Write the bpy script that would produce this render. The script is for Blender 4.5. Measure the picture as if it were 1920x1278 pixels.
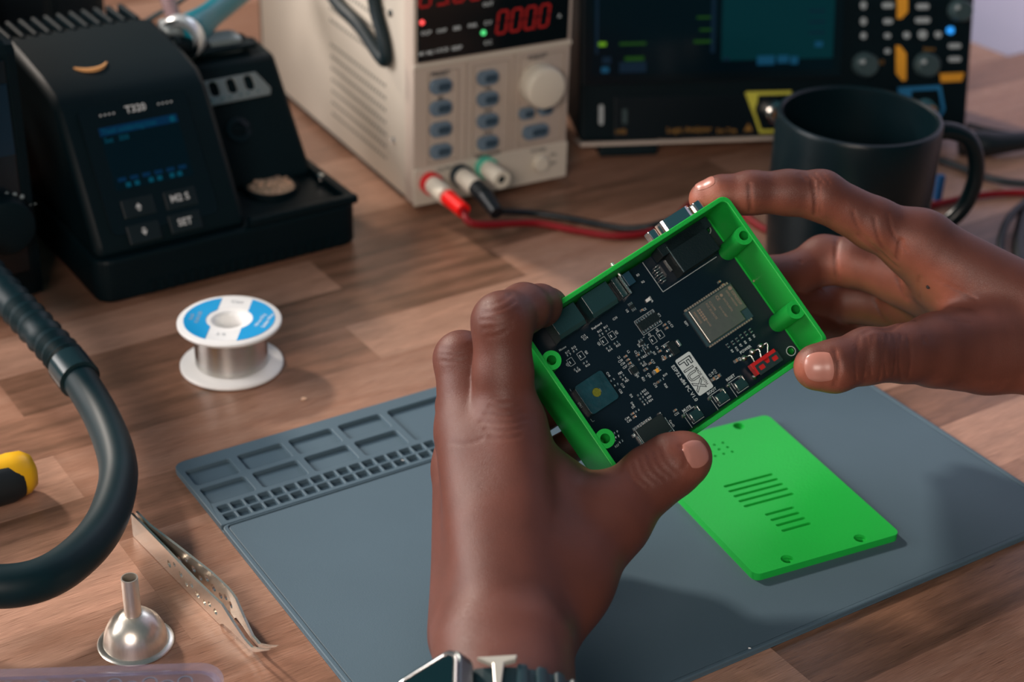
import bpy, bmesh, math, random
import numpy as np
from mathutils import Vector, Matrix
random.seed(4)
for o in list(bpy.data.objects): bpy.data.objects.remove(o)
SC = bpy.context.scene
COL = SC.collection

# ------------------------------------------------------------------ camera
F_PX, PITCH, ROLL, CAM_H = 3166.1, 29.468, 1.860, 0.45
p, r = math.radians(PITCH), math.radians(ROLL)
FWD = Vector((0, math.cos(p), -math.sin(p)))
_right = Vector((1, 0, 0)); _up = _right.cross(FWD)
RIGHT = math.cos(r)*_right + math.sin(r)*_up
UP = -math.sin(r)*_right + math.cos(r)*_up
CAM = Vector((0, 0, CAM_H))
cam_d = bpy.data.cameras.new('camera'); cam = bpy.data.objects.new('camera', cam_d); COL.objects.link(cam)
cam.matrix_world = Matrix(((RIGHT.x, UP.x, -FWD.x, 0), (RIGHT.y, UP.y, -FWD.y, 0), (RIGHT.z, UP.z, -FWD.z, CAM_H), (0, 0, 0, 1)))
cam_d.sensor_width = 36; cam_d.lens = F_PX*36/1920
cam_d.dof.use_dof = True; cam_d.dof.focus_distance = 0.70; cam_d.dof.aperture_fstop = 8.5
cam_d.clip_start = 0.01
SC.camera = cam

# ------------------------------------------------------------------ world, lights, exposure
SC.view_settings.view_transform = 'Standard'; SC.view_settings.look = 'None'
SC.view_settings.gamma = 1; SC.view_settings.use_curve_mapping = False
SC.view_settings.exposure = 0.12
w = bpy.data.worlds.new('world'); SC.world = w; w.use_nodes = True
w.node_tree.nodes['Background'].inputs[0].default_value = (0.16, 0.50, 0.62, 1)
w.node_tree.nodes['Background'].inputs[1].default_value = 0.14

def aim(o, loc, target):
    o.location = loc
    o.rotation_euler = (Vector(target)-Vector(loc)).to_track_quat('-Z', 'Y').to_euler()
def area(name, loc, target, size, power, color, size_y=None):
    l = bpy.data.lights.new(name, 'AREA'); l.energy = power; l.color = color; l.size = size
    if size_y: l.shape = 'RECTANGLE'; l.size_y = size_y
    o = bpy.data.objects.new(name, l); COL.objects.link(o); aim(o, loc, target)
    return o
# low daylight through the window behind and to the left
sun_d = bpy.data.lights.new('window_sun', 'SUN'); sun_d.energy = 2.6; sun_d.angle = math.radians(5); sun_d.color = (1.0, 0.87, 0.76)
sun = bpy.data.objects.new('window_sun', sun_d); COL.objects.link(sun)
aim(sun, Vector((-1.3, 2.0, 1.2)), Vector((-1.3, 2.0, 1.2)) - Vector((-0.68, 0.64, 0.60)))
area('window_glow', (-1.55, 0.70, 0.80), (0.0, 0.8, 0.05), 0.9, 29, (1.0, 0.93, 0.90), 0.8)
area('room_window', (0.5, 2.6, 1.5), (0.1, 0.8, 0.0), 0.9, 6, (0.80, 0.85, 1.0), 0.7)
area('front_fill', (-0.35, -1.1, 1.0), (0.0, 0.9, 0.0), 0.8, 22, (1.0, 0.84, 0.74), 0.6)  # added warm fill from behind the camera, brightens the instrument fronts

# ------------------------------------------------------------------ helpers
def at(px, py, z=0.0):
    """point of the horizontal plane z seen at a surveyed position of the photograph (1920 x 1278)"""
    d = FWD*F_PX + RIGHT*(px-960) - UP*(py-639)
    return CAM + d*((z-CAM_H)/d.z)
def atd(px, py, dist):
    return CAM + (FWD + RIGHT*((px-960)/F_PX) - UP*((py-639)/F_PX))*dist
def frame(O, yaw=0, tilt=0):
    return Matrix.Translation(O) @ Matrix.Rotation(math.radians(yaw), 4, 'Z') @ Matrix.Rotation(math.radians(tilt), 4, 'X')
def survey(M, px, py, axis, val):
    """point of a plane of a thing (local axis = val) seen at a surveyed position"""
    I = M.inverted(); d = FWD*F_PX + RIGHT*(px-960) - UP*(py-639)
    o = I @ CAM; dl = I.to_3x3() @ d
    return o + dl*((val-o[axis])/dl[axis])

def mat(name, col, rough=0.5, metal=0.0, var=0.0, vscale=40, bump=0.0, bscale=300, spec=0.5, emit=None, estr=0.0, coat=0.0,
        trans=0.0, ior=1.45, alpha=1.0, stretch=None, sss=0.0):
    m = bpy.data.materials.new(name); m.use_nodes = True; nt = m.node_tree; b = nt.nodes['Principled BSDF']
    b.inputs['Base Color'].default_value = (*col, 1); b.inputs['Roughness'].default_value = rough
    b.inputs['Metallic'].default_value = metal; b.inputs['Specular IOR Level'].default_value = spec
    b.inputs['Coat Weight'].default_value = coat; b.inputs['Transmission Weight'].default_value = trans
    b.inputs['IOR'].default_value = ior; b.inputs['Alpha'].default_value = alpha
    if emit: b.inputs['Emission Color'].default_value = (*emit, 1); b.inputs['Emission Strength'].default_value = estr
    tc = nt.nodes.new('ShaderNodeTexCoord'); mp = nt.nodes.new('ShaderNodeMapping'); nt.links.new(tc.outputs['Object'], mp.inputs[0])
    if stretch: mp.inputs['Scale'].default_value = stretch
    n = nt.nodes.new('ShaderNodeTexNoise'); n.inputs['Scale'].default_value = vscale; n.inputs['Detail'].default_value = 5
    nt.links.new(mp.outputs[0], n.inputs['Vector'])
    mx = nt.nodes.new('ShaderNodeMix'); mx.data_type = 'RGBA'
    v = max(var, 0.04)
    mx.inputs[6].default_value = (*[c*(1-v) for c in col], 1); mx.inputs[7].default_value = (*[min(1, c*(1+v)) for c in col], 1)
    nt.links.new(n.outputs[0], mx.inputs[0]); nt.links.new(mx.outputs[2], b.inputs['Base Color'])
    if bump:
        n2 = nt.nodes.new('ShaderNodeTexNoise'); n2.inputs['Scale'].default_value = bscale; n2.inputs['Detail'].default_value = 3
        nt.links.new(mp.outputs[0], n2.inputs['Vector'])
        bp = nt.nodes.new('ShaderNodeBump'); bp.inputs['Strength'].default_value = bump; bp.inputs['Distance'].default_value = 0.0006
        nt.links.new(n2.outputs[0], bp.inputs['Height']); nt.links.new(bp.outputs[0], b.inputs['Normal'])
    return m

class MB:
    def __init__(s): s.v = []; s.f = []; s.mi = []; s.m = Matrix.Identity(4); s.k = 0
    def add(s, vs, fs, M=None):
        T = s.m if M is None else s.m @ M
        b = len(s.v); s.v += [T @ Vector(q) for q in vs]; s.f += [[i+b for i in f] for f in fs]; s.mi += [s.k]*len(fs); return s
    def box(s, c, d, bev=0.0, M=None):
        x, y, z = [q/2 for q in d]; cx, cy, cz = c
        if bev <= 0:
            vs = [(cx+a*x, cy+b*y, cz+e*z) for e in (-1, 1) for b in (-1, 1) for a in (-1, 1)]
            fs = [(0, 2, 3, 1), (4, 5, 7, 6), (0, 1, 5, 4), (2, 6, 7, 3), (0, 4, 6, 2), (1, 3, 7, 5)]
            return s.add(vs, fs, M)
        bm = bmesh.new(); bmesh.ops.create_cube(bm, size=1)
        for q in bm.verts: q.co = Vector((q.co.x*d[0]+cx, q.co.y*d[1]+cy, q.co.z*d[2]+cz))
        bmesh.ops.bevel(bm, geom=bm.edges[:], offset=min(bev, min(d)*.49), segments=2, affect='EDGES', profile=.6)
        bm.verts.ensure_lookup_table()
        vs = [q.co.copy() for q in bm.verts]; fs = [[q.index for q in f.verts] for f in bm.faces]; bm.free()
        return s.add(vs, fs, M)
    def box2(s, a, b, bev=0.0, M=None):
        return s.box([(a[i]+b[i])/2 for i in range(3)], [abs(b[i]-a[i]) for i in range(3)], bev, M)
    def lathe(s, prof, n=32, M=None, cap0=True, cap1=True):
        vs = []; fs = []
        for (rr, z) in prof:
            for i in range(n):
                a = 2*math.pi*i/n; vs.append((rr*math.cos(a), rr*math.sin(a), z))
        for j in range(len(prof)-1):
            for i in range(n):
                k = (i+1) % n; fs.append((j*n+i, j*n+k, (j+1)*n+k, (j+1)*n+i))
        if cap0: fs.append(list(range(n))[::-1])
        if cap1: fs.append([(len(prof)-1)*n+i for i in range(n)])
        return s.add(vs, fs, M)
    def cyl(s, p0, p1, r0, r1=None, n=20):
        p0 = Vector(p0); p1 = Vector(p1); r1 = r0 if r1 is None else r1
        q = (p1-p0).to_track_quat('Z', 'Y').to_matrix().to_4x4()
        return s.lathe([(r0, 0), (r1, (p1-p0).length)], n, Matrix.Translation(p0) @ q)
    def tube(s, pts, rad, n=12, sub=6, ripple=None, closed_ends=True):
        P = [Vector(q) for q in pts]; out = []; R = []
        rad = rad if isinstance(rad, (list, tuple)) else [rad]*len(P)
        for i in range(len(P)-1):
            a = P[i-1] if i else P[0]*2-P[1]; b = P[i]; c = P[i+1]; d = P[i+2] if i+2 < len(P) else P[-1]*2-P[-2]
            for k in range(sub):
                t = k/sub
                out.append(0.5*((2*b)+(-a+c)*t+(2*a-5*b+4*c-d)*t*t+(-a+3*b-3*c+d)*t**3)); R.append(rad[i]*(1-t)+rad[i+1]*t)
        out.append(P[-1]); R.append(rad[-1])
        if ripple: R = [q*(1+ripple*(1 if i % 2 else -1)) for i, q in enumerate(R)]
        T = [(out[min(i+1, len(out)-1)]-out[max(i-1, 0)]).normalized() for i in range(len(out))]
        nrm = T[0].orthogonal().normalized(); vs = []; fs = []
        for i, q in enumerate(out):
            nrm = (nrm - T[i]*nrm.dot(T[i])).normalized(); bn = T[i].cross(nrm)
            for k in range(n):
                a = 2*math.pi*k/n; vs.append(q + (nrm*math.cos(a)+bn*math.sin(a))*R[i])
        for i in range(len(out)-1):
            for k in range(n):
                k2 = (k+1) % n; fs.append((i*n+k, i*n+k2, (i+1)*n+k2, (i+1)*n+k))
        if closed_ends: fs.append(list(range(n))[::-1]); fs.append([(len(out)-1)*n+k for k in range(n)])
        return s.add(vs, fs)
    def prism(s, poly, z0, z1, M=None):
        """extrude an xy polygon from z0 to z1"""
        n = len(poly); vs = [(x, y, z0) for x, y in poly]+[(x, y, z1) for x, y in poly]
        fs = [list(range(n))[::-1], [n+i for i in range(n)]]+[(i, (i+1) % n, n+(i+1) % n, n+i) for i in range(n)]
        return s.add(vs, fs, M)
    def plate(s, outer, holes, z0, z1, M=None):
        """extruded outline with real openings"""
        bm = bmesh.new(); loops = []
        for loop in [outer]+holes:
            vv = [bm.verts.new((x, y, z0)) for x, y in loop]; loops.append(vv)
            for i in range(len(vv)): bm.edges.new((vv[i], vv[(i+1) % len(vv)]))
        bmesh.ops.triangle_fill(bm, use_beauty=True, use_dissolve=False, edges=bm.edges[:], normal=(0, 0, 1))
        bm.verts.index_update()
        vs = [q.co.copy() for q in bm.verts]; n = len(vs)
        tri = [[q.index for q in f.verts] for f in bm.faces]
        li = [[q.index for q in L] for L in loops]; bm.free()
        V = vs+[Vector((q.x, q.y, z1)) for q in vs]
        Fs = [t[::-1] for t in tri]+[[i+n for i in t] for t in tri]
        for k, L in enumerate(li):
            for i in range(len(L)):
                a, b = L[i], L[(i+1) % len(L)]
                Fs.append((a, b, b+n, a+n) if k == 0 else (b, a, a+n, b+n))
        return s.add(V, Fs, M)
    def obj(s, name, mats, parent=None, smooth=False, bevel=0.0, norm=True, angle=40):
        me = bpy.data.meshes.new(name); me.from_pydata(s.v, [], s.f)
        for m in (mats if isinstance(mats, (list, tuple)) else [mats]): me.materials.append(m)
        if max(s.mi, default=0): me.polygons.foreach_set('material_index', s.mi)
        me.update()
        if norm:
            bm = bmesh.new(); bm.from_mesh(me); bmesh.ops.recalc_face_normals(bm, faces=bm.faces[:]); bm.to_mesh(me); bm.free()
        if smooth:
            me.polygons.foreach_set('use_smooth', [True]*len(me.polygons))
            me.set_sharp_from_angle(angle=math.radians(angle))
        o = bpy.data.objects.new(name, me); COL.objects.link(o)
        if parent: o.parent = parent
        if bevel:
            md = o.modifiers.new('bevel', 'BEVEL'); md.width = bevel; md.segments = 2; md.limit_method = 'ANGLE'; md.angle_limit = math.radians(35)
        return o

def rrect(x0, y0, x1, y1, rr, n=5):
    out = []
    for cx, cy, a0 in ((x1-rr, y1-rr, 0), (x0+rr, y1-rr, 90), (x0+rr, y0+rr, 180), (x1-rr, y0+rr, 270)):
        for i in range(n+1):
            a = math.radians(a0+90*i/n); out.append((cx+rr*math.cos(a), cy+rr*math.sin(a)))
    return out
def circle(cx, cy, rr, n=20, ph=0):
    return [(cx+rr*math.cos(2*math.pi*i/n+ph), cy+rr*math.sin(2*math.pi*i/n+ph)) for i in range(n)]
_tc = {}
def text_geo(t, size=1.0, offset=0.0, ax='CENTER'):
    k = (t, offset, ax)
    if k not in _tc:
        c = bpy.data.curves.new('t', 'FONT'); c.body = t; c.align_x = ax; c.align_y = 'CENTER'; c.offset = offset; c.resolution_u = 2
        o = bpy.data.objects.new('t', c); COL.objects.link(o)
        me = bpy.data.meshes.new_from_object(o.evaluated_get(bpy.context.evaluated_depsgraph_get()))
        _tc[k] = ([q.co.copy() for q in me.vertices], [list(f.vertices) for f in me.polygons])
        bpy.data.meshes.remove(me); bpy.data.objects.remove(o); bpy.data.curves.remove(c)
    v, f = _tc[k]
    return [q*size for q in v], f
def put_text(mb, t, size, M, offset=0.0, ax='CENTER'):
    v, f = text_geo(t, size, offset, ax); mb.add(v, f, M)
def empty(name, M, label, cat, group=None):
    o = bpy.data.objects.new(name, None); COL.objects.link(o); o.matrix_world = M; o.empty_display_size = .02
    tag(o, label, cat, group); return o
def tag(o, label=None, cat=None, group=None, kind=None):
    if label: o['label'] = label
    if cat: o['category'] = cat
    if group: o['group'] = group
    if kind: o['kind'] = kind
    return o
def copy_of(o, parent=None):
    c = o.copy(); COL.objects.link(c); c.parent = parent
    return c
XZ = Matrix.Rotation(math.radians(90), 4, 'X')      # turns an xy drawing onto a front (xz) plane facing -y

# ------------------------------------------------------------------ materials
GREEN = mat('green_plastic', (0.012, 0.43, 0.055), .42, spec=.3, var=.05, bump=.25, bscale=900, stretch=(1, 1, 6))
BLACKP = mat('black_plastic', (0.003, 0.012, 0.016), .5, spec=.3, var=.2, bump=.2, bscale=1500)
DARKP = mat('dark_rubber', (0.007, 0.017, 0.022), .42, var=.2, bump=.15, bscale=900)
DKGREY = mat('dark_grey_plastic', (0.02, 0.035, 0.04), .5, var=.1, bump=.15, bscale=1200)
STEEL = mat('brushed_steel', (0.72, 0.66, 0.58), .30, .85, var=.12, vscale=900, stretch=(1, 1, .2))
CHROME = mat('chrome', (0.75, 0.74, 0.72), .14, 1.0)
SOLDER = mat('tin_solder', (0.72, 0.70, 0.67), .22, 1.0, bump=.3, bscale=3000)
BEIGE = mat('beige_enamel', (0.56, 0.50, 0.42), .5, var=.04, bump=.1, bscale=2000)
BEIGE2 = mat('beige_front', (0.47, 0.39, 0.33), .5, var=.03)
CREAM = mat('cream_knob', (0.66, 0.60, 0.50), .4)
WHITE = mat('white_plastic', (0.80, 0.80, 0.79), .38, var=.03)
SCREENB = mat('black_glass', (0.003, 0.006, 0.008), .12, spec=.5)
TEXTD = mat('dark_print', (0.05, 0.06, 0.07), .6)
TEXTW = mat('white_print', (0.72, 0.78, 0.80), .5)

# ------------------------------------------------------------------ room
def slab(name, a, b, m):
    mb = MB(); mb.box2(a, b); o = mb.obj(name, m); tag(o, kind='structure'); return o
WALLM = mat('painted_wall', (0.66, 0.66, 0.92), .8, var=.03, bump=.2, bscale=200)
DARKW = mat('dark_wall', (0.012, 0.02, 0.026), .9, var=.1)
slab('floor', (-4, -3, -.80), (4, 6, -.75), mat('floor_boards', (0.02, 0.022, 0.025), .6, var=.3, vscale=6))
slab('wall_back', (-4, 5.0, -.75), (4, 5.1, 2.4), DARKW)
# pale side wall the desk runs up to, right of the instruments
A, B = at(1823, 47), at(1920, 63.4)
ang = math.degrees(math.atan2(B.y-A.y, B.x-A.x))
mb = MB(); mb.box2((-.09, 0, -.75), (1.6, .08, 2.4)); o = mb.obj('wall_right', WALLM); o.matrix_world = frame(A, ang); tag(o, kind='structure')

# ------------------------------------------------------------------ desk of staves
def wood():
    m = bpy.data.materials.new('walnut_and_beech_staves'); m.use_nodes = True; nt = m.node_tree; b = nt.nodes['Principled BSDF']
    N = nt.nodes.new; L = nt.links.new
    tc = N('ShaderNodeTexCoord'); oi = N('ShaderNodeObjectInfo'); add = N('ShaderNodeVectorMath'); add.operation = 'ADD'
    sc = N('ShaderNodeVectorMath'); sc.operation = 'SCALE'; sc.inputs['Scale'].default_value = 9.0
    cx = N('ShaderNodeCombineXYZ'); L(oi.outputs['Random'], cx.inputs[0]); L(oi.outputs['Random'], cx.inputs[1]); L(cx.outputs[0], sc.inputs[0])
    L(tc.outputs['Object'], add.inputs[0]); L(sc.outputs[0], add.inputs[1])
    def noise(scale, st, det=6):
        mp = N('ShaderNodeMapping'); mp.inputs['Scale'].default_value = st; L(add.outputs[0], mp.inputs[0])
        n = N('ShaderNodeTexNoise'); n.inputs['Scale'].default_value = scale; n.inputs['Detail'].default_value = det; L(mp.outputs[0], n.inputs['Vector']); return n
    n1 = noise(14, (1, 9, 9)); n2 = noise(85, (1, 40, 40)); n3 = noise(50, (1, 26, 26), 3)
    base = N('ShaderNodeValToRGB'); e = base.color_ramp.elements
    e[0].position = 0; e[0].color = (0.13, 0.070, 0.042, 1); e[1].position = 1; e[1].color = (0.50, 0.285, 0.20, 1)
    q = e.new(.35); q.color = (0.30, 0.155, 0.10, 1); q = e.new(.7); q.color = (0.37, 0.215, 0.15, 1)
    ma = N('ShaderNodeMath'); ma.operation = 'MULTIPLY_ADD'; L(n1.outputs[0], ma.inputs[0]); ma.inputs[1].default_value = .9
    ms = N('ShaderNodeMath'); ms.operation = 'MULTIPLY_ADD'; L(oi.outputs['Random'], ms.inputs[0]); ms.inputs[1].default_value = .82; ms.inputs[2].default_value = -.34
    L(ms.outputs[0], ma.inputs[2]); L(ma.outputs[0], base.inputs[0])
    gr = N('ShaderNodeValToRGB'); gr.color_ramp.elements[0].position = .30; gr.color_ramp.elements[0].color = (.62, .57, .54, 1)
    gr.color_ramp.elements[1].position = .62; gr.color_ramp.elements[1].color = (1.1, 1.08, 1.06, 1); L(n2.outputs[0], gr.inputs[0])
    mu = N('ShaderNodeMix'); mu.data_type = 'RGBA'; mu.blend_type = 'MULTIPLY'; mu.inputs[0].default_value = 1; L(base.outputs[0], mu.inputs[6]); L(gr.outputs[0], mu.inputs[7])
    st = N('ShaderNodeValToRGB'); st.color_ramp.elements[0].position = .27; st.color_ramp.elements[0].color = (.42, .34, .30, 1)
    st.color_ramp.elements[1].position = .37; st.color_ramp.elements[1].color = (1, 1, 1, 1); L(n3.outputs[0], st.inputs[0])
    mu2 = N('ShaderNodeMix'); mu2.data_type = 'RGBA'; mu2.blend_type = 'MULTIPLY'; mu2.inputs[0].default_value = 1; L(mu.outputs[2], mu2.inputs[6]); L(st.outputs[0], mu2.inputs[7])
    L(mu2.outputs[2], b.inputs['Base Color']); b.inputs['Roughness'].default_value = .31; b.inputs['Specular IOR Level'].default_value = .45
    bp = N('ShaderNodeBump'); bp.inputs['Strength'].default_value = .25; bp.inputs['Distance'].default_value = .0004; L(n2.outputs[0], bp.inputs['Height']); L(bp.outputs[0], b.inputs['Normal'])
    return m
WOOD = wood()
DY = 34.4
desk = empty('desk', frame((0, 0, 0), DY), 'brown wooden worktop of glued staves that everything stands on', 'desk')
T = .036; SW = .0405
protos = {}
def stave(x0, x1, y):
    Ls = round(x1-x0, 2)
    if Ls not in protos:
        mb = MB(); mb.box((0, 0, -T/2), (Ls-.00003, SW-.00004, T))
        protos[Ls] = mb.obj('plank', WOOD, desk); o = protos[Ls]
    else: o = copy_of(protos[Ls], desk)
    o.location = ((x0+x1)/2, y, 0)
    return o
# stave rows keep the joint seen beside the mat; local x runs with the grain
inv = desk.matrix_world.inverted()
j = inv @ at(681, 642)
row0 = j.y
for k in range(-16, 22):
    y = row0 + k*SW
    rr = random.Random(k*7+3)
    x = -1.1 + rr.choice([0, .1, .2, .3])
    cuts = [x]
    while x < 1.75: x += rr.choice([.3, .4, .5]); cuts.append(x)
    if k == 0:
        cuts = [-1.1+.0, -.7, -.3, j.x, j.x+.4, j.x+.8, j.x+1.2, j.x+1.6]
    for a, b in zip(cuts, cuts[1:]):
        # keep only staves that can come into view (and the strip around them)
        c = desk.matrix_world @ Vector(((a+b)/2, y, 0))
        if c.y < .18 or c.y > 1.75 or abs(c.x) > 1.25: continue
        nrm = Matrix.Rotation(math.radians(ang), 3, 'Z') @ Vector((0, 1, 0))
        e1 = desk.matrix_world @ Vector((a, y+SW/2, 0)); e2 = desk.matrix_world @ Vector((b, y+SW/2, 0))
        if (e1-A).dot(nrm) > .0 or (e2-A).dot(nrm) > .0:
            if (c-A).dot(nrm) > -.02: continue
            # cut the stave where the wall stands
            ta = (e1-A).dot(nrm); tb = (e2-A).dot(nrm); tt = ta/(ta-tb)
            b = a+(b-a)*tt - .035; b = a+max(.1, math.floor((b-a)*50)/50)
        stave(a, b, y)

# ------------------------------------------------------------------ grey silicone mat
MATM = mat('grey_silicone', (0.072, 0.118, 0.152), .55, var=.06, vscale=25, bump=.12, bscale=1500, spec=.35)
MO = at(330, 868, .003); MO.z = 0
mato = empty('soldering_mat', frame(MO, 33.1), 'large grey silicone work mat with moulded trays along its top edge', 'mat')
def mr(x0, y0, x1, y1, rr): return [(x/1000, -y/1000) for x, y in rrect(x0, y0, x1, y1, rr, 3)]
H0, H1 = .0010, .0032
mb = MB(); mb.prism(mr(-2, 0, 341, 244.4, 5), 0, H0); mb.obj('base_sheet', MATM, mato, bevel=.0003)
holes = []
for (x, wd) in ((.8, 22.3), (27.2, 23), (54, 22.8), (80.8, 23)):
    holes.append(mr(x, 8.4, x+wd, 22.2, 1.5)); holes.append(mr(x, 25.6, x+wd, 39.2, 1.5))
holes.append(mr(108, 8.4, 152, 39.2, 2)); holes.append(mr(157, 8.4, 201, 39.2, 2)); holes.append(mr(206, 8.4, 250, 39.2, 2)); holes.append(mr(255, 8.4, 336, 39.2, 2))
for i in range(50):
    x = 1.9+6.75*i
    if x > 330: break
    holes.append(mr(x, 42.4, x+5.4, 47.9, .8)); holes.append(mr(x, 49.4, x+5.4, 54.6, .8))
holes = [h for h in holes]
TOPR = [q for q in mr(-2, 0, 341, 70, 5) if q[1] > -.03]+[(.341, -.057), (-.002, -.057)]
mb = MB(); mb.plate(TOPR, holes, H0-.0002, H1); mb.obj('tray_grid', MATM, mato, bevel=.0004)
mb = MB(); mb.plate(mr(-2, 57.0, 341, 244.4, 3), [mr(.4, 57.9, 338.6, 242.4, 2)], H0-.0002, .0030); mb.obj('rim', MATM, mato, bevel=.0005)
mb = MB(); mb.prism(mr(.5, 58.2, 338.5, 242.3, 2), H0-.0002, .0025); mb.obj('work_surface', MATM, mato, bevel=.0004)
MT = .0025

# ------------------------------------------------------------------ green lid on the mat
LB = at(1416.3, 1076.6, .0065); LB.z = MT
lid = empty('enclosure_lid', frame(LB, 26.4), 'bright green plastic lid with slots lying flat on the grey mat', 'lid')
W1, L1 = .0773, .1095
def slot(x0, x1, y, w=.0013): return [(x/1, yy) for x, yy in rrect(x0, y-w/2, x1, y+w/2, w*.45, 3)]
hs = [circle(cx, cy, .0017, 16) for cx in (.0193, .0582) for cy in (.0043, .1058)]
hs += [circle(.0333+.0048*i, .0873+.0043*k, .00085, 10) for i in range(3) for k in range(3)]
for k in range(5): hs.append(slot(.0232, .0504, .0459+.00435*k, .0017))
for k in range(4): hs.append(slot(.0287, .0443, .0229+.0045*k, .0017))
hs2 = [circle(cx, cy, .0029, 20) for cx in (.0193, .0582) for cy in (.0043, .1058)]+hs[4:]
mb = MB(); mb.plate(rrect(0, 0, W1, L1, .0035, 6), hs, 0, .0022)
mb.plate(rrect(0, 0, W1, L1, .0035, 6), hs2, .0022, .0036)
mb.obj('lid_plate', GREEN, lid)

# ------------------------------------------------------------------ held case
CX = Vector((0.79483814, 0.49330258, 0.35339056)); CY = Vector((-0.58719217, 0.47832208, 0.65300333)); CZ = Vector((0.15309372, -0.72654013, 0.66985204))
CO = Vector((0.06847947, 0.61616826, 0.10738512))
CM = Matrix(((CX.x, CY.x, CZ.x, CO.x), (CX.y, CY.y, CZ.y, CO.y), (CX.z, CY.z, CZ.z, CO.z), (0, 0, 0, 1)))
HW, HH, WT, DEP = .055, .03875, .0021, .0365
case = empty('electronics_enclosure', CM, 'open bright green plastic box held in two hands with a circuit board inside', 'enclosure')
outer = rrect(-HW, -HH, HW, HH, .0042, 6); inner = rrect(-HW+WT, -HH+WT, HW-WT, HH-WT, .0026, 6)
mb = MB()
mb.plate(outer, [inner], -DEP+.002, 0); mb.prism(outer, -DEP, -DEP+.002)
for s in (-1, 1):                                                       # ledge the board rests on
    mb.box2((s*(HW-WT), -HH+WT, -DEP+.002), (s*(HW-WT-.0035), HH-WT, -.0258))
mb.obj('shell', GREEN, case, bevel=.0004)
for sx, sy in ((1, 19.3), (1, -19.1), (-1, 19.7), (-1, -19.2)):
    b_ = MB(); cx, cy = sx*.0507, sy/1000
    b_.plate(circle(cx, cy, .0041, 28), [circle(cx, cy, .0021, 20)], -.0249, -.0004)
    b_.prism(circle(cx, cy, .0020, 20), -.0249, -.012)
    b_.obj('screw_boss', GREEN, case, smooth=True)
CAVITY = mat('case_top_cut', (0.01, 0.15, 0.03), .6)

# circuit board ------------------------------------------------------
def bp(px, py, h=0.0):
    q = survey(CM, px, py, 2, -.025+h); return q.x, q.y
SOLDM = mat('black_solder_mask', (0.003, 0.010, 0.018), .27, var=.2, vscale=60, spec=.5)
PM = CM @ Matrix.Translation((0, 0, -.025))
pcb = empty('circuit_board', PM, 'black populated circuit board with white lettering seated inside the green box', 'circuit board')
mb = MB(); mb.plate(rrect(-.0515, -.0358, .0515, .0358, .001, 2), [circle(x, y, .0016, 16) for x in (-.0476, .0482) for y in (-.0325, .0322)], -.0016, 0)
mb.obj('board', SOLDM, pcb)
SILK = mat('white_silkscreen', (0.62, 0.68, 0.70), .6)
silk = MB()
E_ = .00003
def bt(t, px, py, size=1.25, vert=False, ax='CENTER', mb=silk, h=0.0, off=0.012, xy=None):
    x, y = xy if xy else bp(px, py, h)
    M = Matrix.Translation((x, y, h+E_)) @ Matrix.Rotation(math.radians(-90 if vert else 0), 4, 'Z')
    put_text(mb, t, size/1000, M, off, ax)
def sline(x0, y0, x1, y1, w=.00016, mb=silk, h=0):
    a = Vector((x0, y0)); b = Vector((x1, y1)); n = (b-a).normalized(); n = Vector((-n.y, n.x))*w/2; e = (b-a).normalized()*w/2
    a -= e; b += e
    mb.add([(a.x+n.x, a.y+n.y, h+E_), (a.x-n.x, a.y-n.y, h+E_), (b.x-n.x, b.y-n.y, h+E_), (b.x+n.x, b.y+n.y, h+E_)], [(0, 1, 2, 3)])
def srect(x0, y0, x1, y1, w=.00013):
    sline(x0, y0, x1, y0, w); sline(x1, y0, x1, y1, w); sline(x1, y1, x0, y1, w); sline(x0, y1, x0, y0, w)
def sring(x, y, r0, r1):
    a = circle(x, y, r0, 28); b = circle(x, y, r1, 28)
    silk.add([(q[0], q[1], E_) for q in a+b], [(i, (i+1) % 28, 28+(i+1) % 28, 28+i) for i in range(28)])
for x, y in ((.0482, -.0325), (.0482, .0322), (-.0476+.004, -.0325)): sring(x, y, .0019, .0022)
def C2(s, ox, oy): return lambda x, y: (ox+x/s, oy+y/s)
c2 = C2(5.81, 1000, 500); c3 = C2(5.558, 1040, 660); c4 = C2(6.39, 1220, 600)
for t, x, y, v in (('R18', 490, 1130, 0), ('R16', 592, 1072, 0), ('R14', 838, 905, 0), ('R12', 925, 855, 0), ('R17', 372, 930, 0), ('R15', 440, 880, 0), ('R13', 722, 700, 0),
                   ('R11', 790, 655, 0), ('Q7', 372, 1068, 1), ('Q5', 715, 838, 1), ('Q6', 577, 932, 1), ('Q3', 905, 715, 1), ('IC1', 1370, 527, 1), ('C1', 1478, 607, 1), ('C3', 1507, 642, 1),
                   ('Q1', 1268, 742, 1), ('Q2', 1350, 690, 1), ('D6', 1150, 857, 1), ('D7', 1317, 942, 1), ('C4', 1345, 882, 1), ('C5', 1410, 982, 1), ('C21', 1120, 937, 1),
                   ('C17', 1302, 1032, 1), ('C16', 1357, 1108, 1), ('R22', 1217, 972, 0), ('R23', 1212, 1067, 0), ('C20', 950, 1025, 0), ('C26', 975, 1056, 0), ('C27', 1000, 1092, 0),
                   ('L1', 935, 985, 0), ('L2', 1035, 925, 1), ('C18', 815, 1172, 1), ('R21', 1197, 1225, 1), ('C23', 1262, 1182, 1), ('R19', 1437, 1177, 0), ('U2', 1132, 1187, 1),
                   ('FB1', 1020, 1240, 0), ('FB2', 948, 1158, 0), ('PWR', 1280, 355, 1), ('ESP1', 1667, 620, 1), ('U3', 1022, 480, 1), ('C2', 1213, 463, 0), ('Mouse', 318, 890, 0), ('Keyboard', 690, 645, 0),
                   ('C13', 545, 757, 0), ('C14', 570, 780, 0), ('C10', 890, 562, 0), ('R2', 1195, 165, 0), ('R3', 1140, 90, 0)):
    bt(t, *c2(x, y), 1.35, v)
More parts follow.
